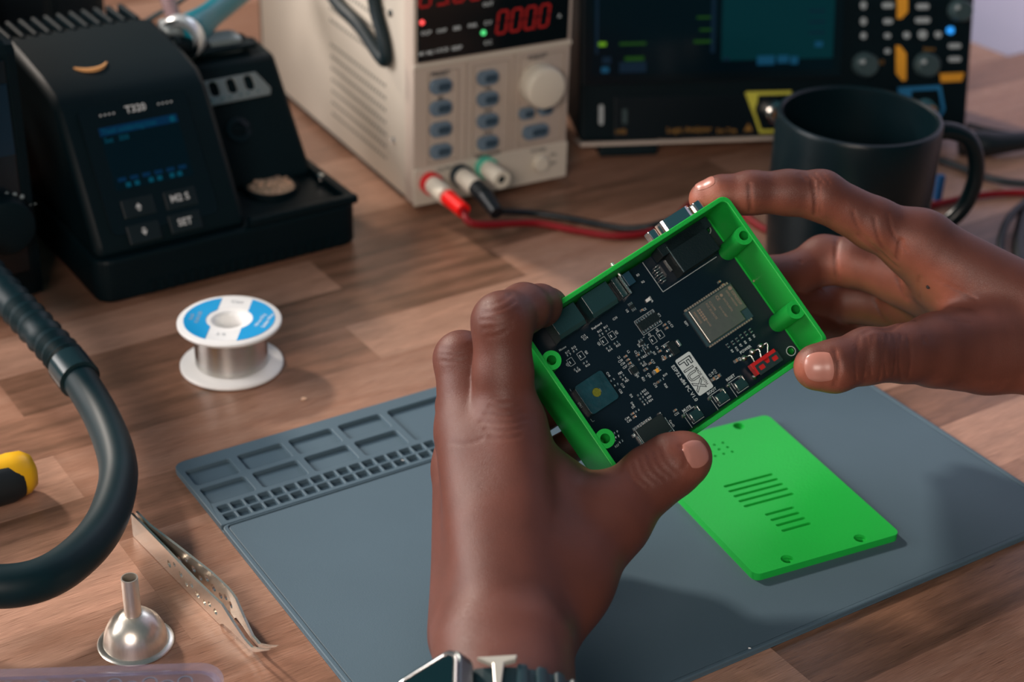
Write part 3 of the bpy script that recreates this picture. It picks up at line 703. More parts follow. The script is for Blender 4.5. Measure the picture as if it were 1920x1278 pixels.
m = MB(); m.tube([PWd(bx, -.048, bz-.0055), at(985, 398, .005), at(1060, 408, .003), at(1120, 420, .003), at(1180, 428, .0028), at(1240, 418, .0065), at(1300, 388, .0065), at(1350, 350, .004), at(1420, 330, .003)], .0022, 10, 8)
m.obj('wire', BLKC, lead, smooth=True)

# ------------------------------------------------------------------ oscilloscope
SA = at(1087, 269, .012); SYAW = 9.7
SF = frame(SA, SYAW, -13)
osc = empty('oscilloscope', frame((SA.x, SA.y, 0), SYAW), 'black bench oscilloscope with a dark teal screen and orange marked keys', 'oscilloscope')
SL = osc.matrix_world.inverted() @ SF                       # tilted front in the frame of the thing
def sf(px, py, y=0): q = survey(SF, px, py, 1, y); return q.x, q.z
SW_, SH_ = .272, .165
SCB = mat('scope_black', (0.0004, 0.006, 0.009), .5, spec=.15, var=.1, bump=.1, bscale=1500)
def sobj(m, name, mats, parent=None, **k): 
    for i, q in enumerate(m.v): m.v[i] = SL @ q
    return m.obj(name, mats, parent or osc, **k)
tn = math.tan(math.radians(13)); m = MB(); yz_ = [(.0008, .012), (.10, .012), (.12, .168), (tn*.160+.001, .172)]
m.add([(0, y, z) for y, z in yz_]+[(SW_, y, z) for y, z in yz_], [(0, 1, 2, 3), (7, 6, 5, 4), (0, 1, 5, 4), (1, 2, 6, 5), (2, 3, 7, 6), (3, 0, 4, 7)]); m.obj('body', SCB, osc, bevel=.003)
m = MB(); m.box2((.0, -.0015, -.002), (SW_-.045, .02, .0005), .0006); sobj(m, 'lit_lip', BEIGE2)  # beige stands in for light caught along the black lip
m = MB(); m.box2((.014, .002, 0), (.055, .04, .013), .003); m.obj('foot', BLACKP, osc)
m = MB(); m.box2((.215, .002, 0), (.255, .04, .013), .003); m.obj('foot', BLACKP, osc)
x0, z0 = sf(1108, 141); x1, _ = sf(1560, 137)
m = MB(); m.box2((x0-.006, -.0022, z0-.006), (x1+.006, .0, SH_-.008), .001); bez = sobj(m, 'screen_bezel', mat('gloss_bezel', (0.002, 0.006, 0.009), .2))
UI = [mat('screen_dark', (0.001, 0.004, 0.006), .15, emit=(0.0, 0.0012, 0.0022), estr=1), mat('screen_teal', (0.001, 0.01, 0.012), .15, emit=(0.0005, 0.0135, 0.017), estr=1.0),
      mat('screen_line_blue', (0, 0, 0), .3, emit=(0.001, 0.008, 0.018), estr=1), mat('screen_green', (0, 0, 0), .3, emit=(0.01, 0.06, 0.004), estr=.6), mat('screen_cyan', (0, 0, 0), .3, emit=(0.004, 0.05, 0.10), estr=.8),
      mat('screen_lime', (0, 0, 0), .3, emit=(0.12, 0.3, 0.01), estr=.8)]
def flat(m, px0, py0, px1, py1, k, lift=.0023):
    a = sf(px0, py0); b = sf(px1, py1); m.k = k; m.box2((min(a[0], b[0]), -lift, min(a[1], b[1])), (max(a[0], b[0]), -lift+.0002, max(a[1], b[1])))
m = MB(); m.box2((x0, -.0023, z0), (x1, -.002, SH_-.012)); m.k = 1
a = sf(1350, 130); m.box2((a[0], -.0024, a[1]+.006), (x1-.001, -.0023, SH_-.013)); 
flat(m, 1334, -40, 1338, 98, 2, .0026); flat(m, 1116, -40, 1120, 100, 2, .0026)
for x, y, w_, h_, k in ((1128, 82, 14, 7, 5), (1188, 109, 36, 7, 3), (1185, 81, 50, 4, 3), (1318, 32, 26, 4, 3), (1322, 55, 24, 4, 3), (1316, 77, 34, 5, 3), (1136, 112, 16, 12, 2), (1133, 130, 14, 10, 4), (1185, 125, 50, 18, 2),
                        (1434, 112, 32, 16, 4), (1466, 110, 20, 14, 4), (1487, 112, 14, 14, 4), (1530, 20, 30, 3, 2), (1530, 40, 30, 3, 2), (1530, 60, 30, 3, 2), (1533, 82, 14, 10, 4), (1360, 110, 10, 6, 2)):
    flat(m, x-w_/2, y-h_/2, x+w_/2, y+h_/2, k, .0026)
sobj(m, 'screen', UI, bez)
GRW = mat('light_grey_key', (0.34, 0.38, 0.39), .5); ORG = mat('orange_marking', (0.75, 0.33, 0.02), .5); KNOB = mat('grey_black_knob', (0.035, 0.06, 0.065), .4)
def skey(px, py, wx, wz, mm=GRW, rr=None, name='key', th=.0018):
    x, z = sf(px, py, -.001); M = Matrix.Translation((x, 0, z)) @ XZ; m = MB(); m.prism(rrect(-wx/2, -wz/2, wx/2, wz/2, rr or wz*.4, 4), 0, th, M); return sobj(m, name, mm)
for px, py, a, b in ((1619, 10, .0038, .0052), (1619, 40, .0038, .0052), (1619, 67, .0036, .0042), (1665, 10, .0075, .0035), (1665, 40, .0060, .0035), (1664, 67, .0040, .0032), (1664, 96, .0036, .0032),
                     (1730, 12, .0085, .0036), (1730, 38, .0100, .0036), (1790, 86, .0085, .0032), (1790, 111, .0085, .0032), (1700, 66, .0042, .0042), (1730, 65, .0056, .0056), (1759, 65, .0042, .0042)):
    skey(px, py, a, b)
BLU = mat('blue_light', (0.02, 0.2, 0.6), .4, emit=(0.02, 0.28, .8), estr=.9)
o = skey(1782, 57, .0048, .0048, BLU, name='indicator_light'); o['label'] = 'lit blue round key'
def smark(pts, mm, name='marking', y=-.0007):
    P = [sf(*q, y) for q in pts]; m = MB(); m.prism([(a, b) for a, b in P], .0002, .0010, XZ); return sobj(m, name, mm)
smark([(1682, -6), (1702, -6), (1702, 22), (1690, 35), (1682, 35)], ORG); smark([(1680, 85), (1688, 86), (1699, 100), (1699, 150), (1692, 152), (1680, 138)], ORG)
smark([(1762, 138), (1808, 136), (1803, 152), (1764, 154)], ORG)
for px, py, rr in ((1625, 122, .0082), (1740, 122, .0082), (1803, 20, .0075)):
    x, z = sf(px, py, -.006); m = MB(); m.lathe([(rr, 0), (rr*.95, .009), (rr*.8, .0105)], 28, Matrix.Translation((x, 0, z)) @ XZ); m.obj
    k_ = sobj(m, 'rotary_knob', KNOB, smooth=True)
    x, z = sf(px-5, py-5, -.0106); m = MB(); m.lathe([(.0016, 0), (.0014, .0003)], 12, Matrix.Translation((x-.0005, -.0105, z+.0005)) @ XZ); sobj(m, 'knob_dot', GRW, k_)
# lower strip: power key, usb slot, connector frames, lettering
skey(1127, 215, .0030, .0135, GRW, .0014, 'power_key'); skey(1171, 218, .0032, .0100, KNOB, .001, 'usb_slot')
a = sf(1152, 183); b = sf(1452, 252); m = MB(); m.box2((a[0], -.0008, b[1]), (b[0], 0, a[1]), .0004); sobj(m, 'recessed_strip', mat('strip_black', (0.001, 0.005, 0.008), .3))
m = MB(); OR2 = mat('orange_lettering', (0.26, 0.13, 0.02), .6)
for t, px, py, s_ in (('Logic Analyzer', 1292, 243, .0052), ('USB', 1164, 247, .0042), ('Ext Trig', 1362, 245, .0042), ('1MΩ', 1648, 117, .0035), ('Select', 1742, 92, .0035), ('\u25b2', 1403, 240, .0065)):
    x, z = sf(px, py, -.0009); put_text(m, t, s_, Matrix.Translation((x, -.0010, z)) @ XZ, .015)
sobj(m, 'lettering', OR2, norm=False)
def trap(pts, mm, wd):
    P = [sf(*q, -.001) for q in pts]; cx = sum(q[0] for q in P)/len(P); cz = sum(q[1] for q in P)/len(P)
    inn = [(cx+(a-cx)*wd, cz+(b-cz)*(wd-.03)) for a, b in P]; m = MB(); m.plate([(a, b) for a, b in P], [inn], .0002, .0012, XZ); return sobj(m, 'socket_frame', mm)
YEL = mat('yellow_marking', (0.55, 0.52, 0.06), .5); BLM = mat('blue_marking', (0.01, 0.15, 0.33), .5)
trap([(1399, 172), (1484, 170), (1482, 248), (1424, 250)], YEL, .86); smark([(1397, 174), (1422, 172), (1420, 190), (1412, 215)], YEL, y=-.0009)
trap([(1683, 164), (1764, 160), (1772, 205), (1750, 246), (1700, 246)], BLM, .86); smark([(1683, 166), (1710, 165), (1708, 184), (1690, 184)], BLM, y=-.0009)
trap([(1545, 168), (1625, 166), (1620, 246), (1560, 248)], BLM, .86)
for px, py in ((1455, 212), (1590, 210), (1735, 207)):
    x, z = sf(px, py, -.004); m = MB(); M = Matrix.Translation((x, 0, z)) @ XZ
    m.lathe([(.0075, 0), (.0075, .002), (.0058, .0022), (.0058, .012), (.0048, .012), (.0048, .004)], 24, M); m.k = 1; m.lathe([(.0048, .004), (.0004, .0041)], 16, M); sobj(m, 'bnc_socket', [CHROME, mat('copper_dark', (0.35, 0.14, 0.03), .4)], smooth=True)

# ------------------------------------------------------------------ mug
MUGM = mat('black_ceramic', (0.0015, 0.008, 0.011), .3, var=.1, spec=.35)
mug = empty('mug', Matrix.Translation((.1950, .9085, 0)), 'tall plain black ceramic mug behind the right hand', 'mug')
m = MB(); R0 = .0475
m.lathe([(.0415, 0), (.0445, .003), (.0462, .02), (R0, .05), (R0, .0905), (R0-.0008, .0925), (R0-.0024, .0930), (R0-.0038, .0920), (R0-.0042, .088), (R0-.0046, .03), (.038, .008), (.0001, .006)], 64, cap1=False)
m.obj('cup_body', MUGM, mug, smooth=True)
hd = (mug.matrix_world.inverted() @ atd(1800, 330, 1.00)).to_2d().normalized()
def hp(d, z): return (hd.x*d, hd.y*d, z)
m = MB(); m.tube([hp(.0445, .079), hp(.056, .080), hp(.069, .0745), hp(.0765, .062), hp(.0785, .046), hp(.074, .030), hp(.062, .0185), hp(.0435, .0150)], [.0058, .0052, .0050, .0050, .0050, .0050, .0052, .006], 14, 6)
m.obj('handle', MUGM, mug, smooth=True)

# ------------------------------------------------------------------ cables right of the mug
BC = mat('black_cable', (0.004, 0.009, 0.012), .45)
cable('probe_cable', [at(1930, 345, .006), at(1880, 340, .004), at(1836, 328, .003), at(1780, 306, .003), at(1700, 285, .003), at(1650, 270, .003)], .0026, BC, 'black cable crossing the desk level with the mug handle')
pl = empty('probe_plug', Matrix.Identity(4), 'thick black cable plug lying beside the right end of the oscilloscope', 'plug')
m = MB(); m.tube([at(1800, 268, .009), at(1845, 270, .009), at(1880, 268, .009), at(1935, 262, .009), at(2050, 250, .008)], [.0085, .0092, .0075, .0060, .004], 16, 6); m.obj('plug_body', BC, pl, smooth=True)
m = MB(); m.tube([at(1812, 234, .004), at(1850, 243, .003), at(1900, 252, .003), at(1990, 262, .003)], [.0020]*4, 10, 6); m.obj('thin_wire', BC, pl, smooth=True)
cable('coiled_cable', [at(1940, 372, .007), at(1915, 385, .010), at(1888, 415, .010), at(1876, 455, .006), at(1882, 490, .003), at(1905, 520, .003), at(1960, 560, .003)], .0024, BC, 'thin black cable curving down at the right edge above the wrist')
cable('thick_cable', [at(1928, 380, .006), at(1917, 420, .005), at(1912, 470, .005), at(1925, 540, .005), at(1960, 600, .005)], .0042, BC, 'thick black cable running down along the right edge')
m = MB(); q = at(1762, 345, .012); m.box((0, 0, 0), (.005, .004, .018), .001, Matrix.Translation(q) @ Matrix.Rotation(.3, 4, 'Z')); o = m.obj('cable_tag', mat('blue_tag', (0.01, 0.09, 0.25), .5)); tag(o, 'small blue tag seen through the mug handle', 'tag')
o.location.z -= .0025

# ------------------------------------------------------------------ soldering station
TO = at(190, 578, 0); TF = frame(TO, 34)
sta = empty('soldering_station', TF, 'black soldering station with small menu screen and tip cleaner tray', 'soldering station')
SB = mat('station_black', (0.0006, 0.0065, 0.0095), .5, spec=.17, var=.15, bump=.15, bscale=1600); SB2 = mat('station_panel', (0.0025, 0.006, 0.009), .25)
def yzprism(m, poly, x0, x1):
    n = len(poly); vs = [(x0, y, z) for y, z in poly]+[(x1, y, z) for y, z in poly]
    m.add(vs, [list(range(n))[::-1], [n+i for i in range(n)]]+[(i, (i+1) % n, n+(i+1) % n, n+i) for i in range(n)])
m = MB(); m.prism(rrect(0, 0, .162, .185, .010, 5), .001, .027); base_ = m.obj('base', SB, sta, bevel=.002)
m = MB()
for i in range(20): m.box((.030+i*.0062, -.0004, .0060), (.0030, .0012, .0075), .0003)
m.obj('front_rib', SB, base_)
m = MB(); m.box2((.092, 0, .0268), (.162, .0055, .032), .0015); m.box2((.156, .005, .0268), (.162, .07, .031), .0012); m.obj('tray_lip', SB, sta)
m = MB(); prof = [(.004, .026), (.006, .034), (.048, .098), (.058, .105), (.078, .109), (.125, .114), (.155, .106), (.172, .085), (.182, .026)]
yzprism(m, prof, .002, .092); head = m.obj('control_head', SB, sta, bevel=.004, smooth=True)
# slanted menu panel
pa = Vector((.0, .006, .034)); pb_ = Vector((.0, .048, .098)); sl = (pb_-pa).normalized(); PL = (pb_-pa).length
nx = Vector((1, 0, 0)); nn = nx.cross(sl)
PN = Matrix(((1, sl.x, nn.x, pa.x), (0, sl.y, nn.y, pa.y), (0, sl.z, nn.z, pa.z), (0, 0, 0, 1)))
IPN = (TF @ PN).inverted()
def pn(px, py): q = survey(TF @ PN, px, py, 2, .001); return q.x, q.y
cs = [pn(150, 205), pn(352, 165), pn(405, 400), pn(205, 445)]
xa = (cs[0][0]+cs[3][0])/2; xb = (cs[1][0]+cs[2][0])/2; ya = (cs[2][1]+cs[3][1])/2; yb = (cs[0][1]+cs[1][1])/2
m = MB(); m.prism(rrect(max(xa, .012), max(ya, .001), min(xb, .088), min(yb, PL), .004, 4), -.001, .0012, PN); pnl = m.obj('menu_panel', SB2, sta)
sc_ = [pn(183, 242), pn(335, 212), pn(358, 330), pn(218, 358)]
sx0 = (sc_[0][0]+sc_[3][0])/2; sx1 = (sc_[1][0]+sc_[2][0])/2; sy0 = (sc_[2][1]+sc_[3][1])/2; sy1 = (sc_[0][1]+sc_[1][1])/2
LCD = [mat('lcd_dark', (0.001, 0.006, 0.010), .2, emit=(0.0, 0.0008, 0.0018), estr=1), mat('lcd_bar', (0, .01, .03), .3, emit=(0.0, 0.009, 0.028), estr=1), mat('lcd_text', (0, .02, .03), .3, emit=(0.0, 0.035, 0.06), estr=1)]
m = MB(); m.box2((sx0, sy0, .0012), (sx1, sy1, .0014), 0, PN); m.k = 1; h_ = sy1-sy0; w_ = sx1-sx0
m.box2((sx0, sy1-h_*.13, .0014), (sx1, sy1, .0016), 0, PN)
for i in range(6): m.box2((sx0+w_*(.06+.155*i), sy0+h_*.13, .0014), (sx0+w_*(.16+.155*i), sy0+h_*.19, .0016), 0, PN)
m.k = 2
put_text(m, 'Tool: soldering iron', h_*.11, PN @ Matrix.Translation((sx0+w_*.03, sy1-h_*.07, .0017)), .01, 'LEFT')
put_text(m, 'Set   350', h_*.11, PN @ Matrix.Translation((sx0+w_*.03, sy1-h_*.21, .0017)), .01, 'LEFT')
for i in (0.14, .25, .43, .54, .70, .80): m.box2((sx0+w_*i, sy0+h_*.03, .0014), (sx0+w_*(i+.06), sy0+h_*.10, .0016), 0, PN)
m.add([(q[0], q[1], .0018) for q in circle(sx1-w_*.07, sy1-h_*.07, h_*.05, 12)], [list(range(12))], PN)
m.obj('screen', LCD, pnl, norm=False)
m = MB()
def ptx(t, px, py, s_): x, y = pn(px, py); put_text(m, t, s_, PN @ Matrix.Translation((x, y, .0021)), .02)
ptx('T320', 253, 204, .0058); ptx('M2 S', 336, 371, .0056); ptx('SET', 346, 416, .0056); ptx('\u2022 \u2022 \u2022 \u2022', 200, 216, .004); ptx('\u2022 \u2022 \u2022 \u2022', 308, 194, .004)
for px, py, s_ in ((259, 388, 1), (270, 434, -1)):
    x, y = pn(px, py); m.add([(x-.0018, y-.0004*s_, .0021), (x+.0018, y-.0004*s_, .0021), (x, y+.0022*s_, .0021)], [(0, 1, 2)], PN); m.box((x, y-.0016*s_, .0021), (.0016, .0010, .0001), 0, PN)
m.obj('panel_print', mat('pale_print', (0.55, 0.56, 0.56), .6), pnl, norm=False)
for px, py in ((259, 388), (338, 372), (270, 436), (347, 416)):
    x, y = pn(px, py); m = MB(); m.box((x, y, .0014), (.0185, .0105, .0012), .0005, PN); m.obj('key', mat('key_black', (0.004, 0.009, 0.012), .4), pnl)
# brass coloured logo recess on top, rear ribs
q = survey(TF, 165, 120, 2, .109)
m = MB(); pts = [(q.x+.0105*math.cos(a), q.y+.0105*math.sin(a)) for a in [math.radians(200+i*14) for i in range(11)]]; pts += [(x*1.0, y+.0014) for x, y in pts[::-1]][1:-1]
m.prism(pts, .1075, .1100); o = m.obj('crescent_inlay', mat('warm_inlay', (0.85, 0.42, 0.16), .5), head)
m = MB()
for i in range(11): m.box((.008+i*.0078, .150, .110), (.0034, .030, .0060), .0015, Matrix.Translation((0, 0, 0)))
m.obj('cooling_rib', SB, head)
# iron holder beside the head
m = MB(); yzprism(m, [(.050, .026), (.052, .033), (.096, .090), (.126, .093), (.135, .026)], .0935, .157); hold = m.obj('holder_block', SB, sta, bevel=.003, smooth=True)
pa = Vector((.0, .052, .033)); pb_ = Vector((.0, .096, .090)); sl = (pb_-pa).normalized(); nn = nx.cross(sl)
HN = Matrix(((1, sl.x, nn.x, pa.x), (0, sl.y, nn.y, pa.y), (0, sl.z, nn.z, pa.z), (0, 0, 0, 1)))
def hn(px, py): q = survey(TF @ HN, px, py, 2, .001); return q.x, q.y
c0 = hn(396, 203); c1 = hn(486, 178); c2_ = hn(468, 145); c3_ = hn(392, 162)
yb_ = (c0[1]+c1[1])/2; yt_ = yb_+.0155
hh_ = []
for i in range(4):
    x = .0965+i*.0115; hh_.append(rrect(x, yb_+.0050, x+.0060, yt_-.0012, .0024, 3))
m = MB(); m.plate([(.0935, yb_), (.1450, yb_), (.1465, yb_+.004), (.140, yt_), (.0935, yt_)], hh_, .0004, .0022, HN)
m.obj('tip_plate', mat('dull_steel', (0.30, 0.33, 0.33), .42, .7, var=.2), sta, bevel=.0003)
m = MB()
for i in range(4):
    for dx in (0, .0075): m.lathe([(.0010, 0), (.0007, .0008)], 10, HN @ Matrix.Translation((.0962+i*.0115+dx*.9, yb_+.0030, .0022)))
m.obj('rivet', CHROME, sta)
x, y = hn(448, 243); m = MB(); m.lathe([(.0085, 0), (.0080, .0010), (.0045, .0014), (.0040, -.002)], 28, HN @ Matrix.Translation((x, y, 0)), cap0=False); m.k = 1; m.box((x+.002, y, .0012), (.012, .0012, .001), 0, HN)
m.obj('holder_socket', [SB2, SB], sta)
# brass wool cleaner
q = survey(TF, 510, 347, 2, .030)
woolM = mat('brass_wool_base', (0.50, 0.36, 0.26), .5, .6, var=.5, vscale=700)
m = MB(); m.plate(circle(q.x, q.y+.001, .0165, 36), [circle(q.x, q.y+.001, .0148, 36)], .0265, .0300); cln = m.obj('cleaner_ring', SB, sta)
m = MB(); m.lathe([(.0148, -.002), (.0140, .0012), (.009, .0026), (.0001, .0032)], 30, Matrix.Translation((q.x, q.y+.001, .0278)), cap0=False); m.obj('wool_bed', woolM, cln, smooth=True)
m = MB(); rg = random.Random(5)
for i in range(60):
    a = rg.random()*6.28; rr = .0125*math.sqrt(rg.random()); c = Vector((q.x+rr*math.cos(a), q.y+.001+rr*math.sin(a), .0300+.0018*(1-rr/.0125))); b = rg.random()*6.28
    d = Vector((math.cos(b), math.sin(b), 0))*.0016
    m.tube([c-d, c+Vector((0, 0, .0010)), c+d, c+Vector((-d.y, d.x, -.0003))], .00022, 4, 2)
o = m.obj('brass_wool', mat('brass_strand', (0.88, 0.64, 0.48), .4, .6), cln); o['kind'] = 'stuff'; o['label'] = 'curled brass wool'
q = survey(TF, 601, 331, 2, .031); m = MB(); m.lathe([(.0024, -.002), (.0022, .0012), (.0008, .0018)], 14, Matrix.Translation(q)); m.obj('pivot_screw', CHROME, sta, smooth=True)
# tubular iron stand with the teal handled iron in it
TD = 1.02
iron = empty('soldering_iron', Matrix.Identity(4), 'soldering iron with a teal handle resting in its grey metal holder', 'soldering iron')
hA = TF @ Vector((.110, .112, .104))
a = atd(345, 72, 1.025); 
m = MB(); ax = (atd(425, 5, 1.06)-atd(350, 66, 1.015)).normalized(); Q = ax.to_track_quat('Z', 'Y').to_matrix().to_4x4()
st_ = empty('iron_stand', Matrix.Identity(4), 'grey metal ring holder on top of the soldering station', 'iron stand')
c0 = atd(326, 84, 1.006)
m = MB(); m.box((0, 0, 0), (.014, .020, .024), .004, Matrix.Translation(atd(322, 76, 1.020)) @ Matrix.Rotation(math.radians(20), 4, 'Z')); m.box((0, 0, 0), (.044, .020, .014), .005, Matrix.Translation(atd(385, 88, 1.032)) @ Matrix.Rotation(math.radians(28), 4, 'Z')); m.obj('clamp_block', mat('grey_cast_metal', (0.22, 0.25, 0.26), .4, .5), st_)
m = MB(); m.lathe([(.0132, 0), (.0143, .002), (.0143, .0075), (.0130, .0095), (.0100, .0095), (.0100, 0)], 32, Matrix.Translation(c0+ax*.006) @ Q, cap0=False, cap1=False); m.obj('collar_ring', mat('satin_white_metal', (0.72, 0.74, 0.75), .3, .6), st_, smooth=True)
m = MB(); f0 = c0; m.tube([f0, TF @ Vector((.118, .112, .094))], .006, 12, 3); m.box2((.100, .102, .0935), (.148, .124, .0965), .001, TF); m.obj('stand_foot', SB, st_, smooth=True)
m = MB(); m.lathe([(.0090, .010), (.0112, .016), (.0108, .026), (.0088, .040), (.0080, .050), (.0080, .120)], 24, Matrix.Translation(c0) @ Q); m.obj('grip', mat('teal_foam', (0.005, 0.16, 0.21), .4), iron, smooth=True)
m = MB(); m.lathe([(.0020, -.010), (.0030, .012)], 12, Matrix.Translation(c0) @ Q); m.obj('tip', STEEL, iron)
cable('thin_wire', [atd(255, 52, 1.10), atd(290, 30, 1.10), atd(330, 8, 1.10), atd(380, -30, 1.10)], .0016, mat('grey_teal_wire', (0.04, 0.08, 0.09), .5), 'thin grey wire rising behind the soldering station')
m = MB(); m.tube([atd(300, -40, 1.08), atd(315, 0, 1.08), atd(325, 30, 1.07), atd(335, 60, 1.05)], .0048, 12, 6); o = m.obj('pink_grey_cable', mat('dusty_pink', (0.24, 0.15, 0.15), .5), smooth=True); tag(o, 'short dusty pink cable above the iron holder', 'cable')
o.name = 'loose_cable'

# ------------------------------------------------------------------ hot air station at the far left
HO = at(90, 560, 0)
hot = empty('hot_air_station', frame(HO, 34), 'black hot air station cut off by the left edge', 'hot air station')
HF = hot.matrix_world
m = MB(); m.box2((-.075, 0, .003), (0, .16, .150), .006); m.obj('cabinet', SB, hot)
def hf(px, py): q = survey(HF, px, py, 1, 0); return q.x, q.z
m = MB(); m.box2((-.070, -.0012, .02), (-.008, .001, .142), .001); hp_ = m.obj('front_panel', SB2, hot)
m = MB()
for px, py in ((11, 362), (26, 363), (40, 367)):
    x, z = hf(px, py); m.lathe([(.0012, 0), (.001, .0003)], 10, Matrix.Translation((x, -.0013, z)) @ XZ)
x, z = hf(55, 381); put_text(m, '- - -', .0045, Matrix.Translation((x, -.0014, z)) @ XZ, .015)
m.obj('panel_print', mat('grey_print', (0.22, 0.27, 0.28), .6), hp_, norm=False)
x, z = hf(0, 412); m = MB(); m.lathe([(.016, 0), (.015, .012), (.013, .013)], 32, Matrix.Translation((x, -.001, z)) @ XZ); m.obj('knob', SB, hot, smooth=True)
x, z = hf(10, 155); x1, z1 = hf(10, 290); m = MB(); m.box2((-.066, -.0018, z1), (x, -.0010, z)); m.obj('screen', mat('hot_screen', (0, .01, .02), .3, emit=(0, .001, .003), estr=1), hp_)
m = MB(); m.box2((-.060, .004, .1495), (-.008, .040, .158), .003); m.obj('top_handle', mat('grey_top', (0.16, 0.20, 0.22), .4), hot)
for x in (-.065, -.02):
    for y in (.02, .14):
        m = MB(); m.lathe([(.006, 0), (.006, .004)], 16, Matrix.Translation((x, y, 0))); m.obj('foot', BLACKP, hot)
# its hose
hose = empty('hot_air_hose', Matrix.Identity(4), 'thick black rubber hose looping across the left of the desk', 'hose')
RUB = mat('hose_rubber', (0.0012, 0.014, 0.019), .48, spec=.28, var=.2, vscale=120)
def ht(px, py, z): return at(px, py, z)
m = MB(); m.tube([ht(-60, 470, .050), ht(0, 540, .044), ht(60, 605, .038), ht(118, 668, .032), ht(135, 692, .030)], .0090, 20, 8, ripple=.085); m.obj('ribbed_section', RUB, hose, smooth=True)
m = MB(); m.tube([ht(128, 683, .0305), ht(150, 712, .029)], .0102, 20, 3); m.k = 1; m.obj('cuff', mat('cuff_gloss', (0.012, 0.03, 0.036), .18), hose, smooth=True)
m = MB(); m.tube([ht(147, 707, .029), ht(190, 780, .026), ht(217, 850, .024), ht(221, 905, .023), ht(200, 975, .023), ht(158, 1032, .024), ht(95, 1078, .025), ht(20, 1098, .026), ht(-70, 1092, .028), ht(-160, 1060, .03)], [.0084, .0084, .0086, .0086, .0088, .0089, .0089, .009, .009, .009], 24, 8)
m.obj('smooth_section', RUB, hose, smooth=True)

# dark cabinet shape added to fill the black area behind the stations
bk = empty('dark_filler_cabinet', TF @ Matrix.Translation((0, .27, 0)), 'low black cabinet added to darken the area behind the stations at the top left', 'cabinet')
m = MB(); m.box2((-.25, 0, .006), (.115, .10, .175), .004); m.obj('body', mat('cabinet_black', (0.004, 0.010, 0.014), .5), bk)
m = MB()
for i in range(10): m.box((-.225+i*.0355, -.001, .09), (.029, .002, .10), .0008)
m.obj('door_panel', mat('cabinet_panel', (0.003, 0.008, 0.012), .4), bk)
for x in (-.22, .09):
    for y in (.02, .08):
        m = MB(); m.lathe([(.008, 0), (.008, .007)], 14, Matrix.Translation((x, y, 0))); m.obj('foot', BLACKP, bk)

# ------------------------------------------------------------------ solder spool
SPC = (at(435, 680, .0015)); 
spool = empty('solder_spool', Matrix.Translation((SPC.x, SPC.y, 0)), 'white reel of silver solder wire with a blue and white label', 'solder spool')
spool.rotation_euler = (math.radians(0), 0, 0)
SR = .0268; m = MB(); 
m.lathe([(.0095, 0), (SR-.001, 0), (SR, .0008), (SR, .0019), (SR-.0008, .0026), (.0176, .0026), (.0090, .0030), (.0090, .0245), (.0176, .0250), (SR-.0008, .0250), (SR, .0257), (SR, .0268), (SR-.001, .0276), (.0103, .0276), (.0085, .0270), (.0078, .0255), (.0078, .001), (.0095, 0)], 64, cap0=False, cap1=False)
m.obj('reel', WHITE, spool, smooth=True, angle=50)
m = MB(); prof = [(.0091, .0030)]; n_ = 26
for i in range(n_):
    z0 = .0030+i*(.0214/n_); prof += [(.0186, z0+.0001), (.0188, z0+.0004), (.0186, z0+.0007)]
prof.append((.0091, .0247)); m.lathe(prof, 64, cap0=False, cap1=False); m.obj('solder_wire', mat('solder_wire', (0.62, 0.60, 0.57), .25, 1.0, var=.1, vscale=60), spool, smooth=True, angle=80)
BLUE = mat('cyan_blue_label', (0.0, 0.29, 0.62), .45); m = MB()
def arcseg(a0, a1, r0, r1, n=18): 
    A_ = [math.radians(a0+(a1-a0)*i/n) for i in range(n+1)]; return [(r1*math.cos(a), r1*math.sin(a)) for a in A_]+[(r0*math.cos(a), r0*math.sin(a)) for a in A_[::-1]]
dx = .0080
m = MB(); m.prism(arcseg(-180, 180-.01, .0123, .0228, 48), .0276, .0277); lab = m.obj('label_disc', mat('label_white', (0.72, 0.73, 0.73), .5), spool)
for s in (-1, 1):
    r1 = .0234; r0 = .0120; a1 = math.acos(dx/r1); a0 = math.acos(dx/r0)
    out = [(s*r1*math.cos(a1*(1-2*i/20)), r1*math.sin(a1*(1-2*i/20))) for i in range(21)]+[(s*r0*math.cos(a0*(-1+2*i/14)), r0*math.sin(a0*(-1+2*i/14))) for i in range(15)]
    m = MB(); m.prism(out, .0277, .02785); o = m.obj('label_sector', BLUE, lab)
m = MB()
for t, x, y, s_, rz in (('Cau', .0005, .0185, .0040, 0), ('2 %', -.001, -.0165, .0034, 0), ('Sn 63', -.0195, .000, .0026, 90), ('FLUX 2.0%', -.0160, 0, .0026, 90)):
    put_text(m, t, s_, Matrix.Translation((x, y, .02795)) @ Matrix.Rotation(math.radians(rz), 4, 'Z'), .01)
o = m.obj('label_print', mat('grey_print2', (0.35, 0.38, 0.40), .6), lab, norm=False)
m = MB(); put_text(m, 'Solder Wire', .0030, Matrix.Translation((.0200, 0, .02795)) @ Matrix.Rotation(math.radians(80), 4, 'Z'), .01); put_text(m, '0.8 mm 50 g', .0026, Matrix.Translation((.0160, 0, .02795)) @ Matrix.Rotation(math.radians(80), 4, 'Z'), .01)
m.obj('white_print', TEXTW, lab, norm=False)
spool.rotation_euler.z = math.radians(-2)

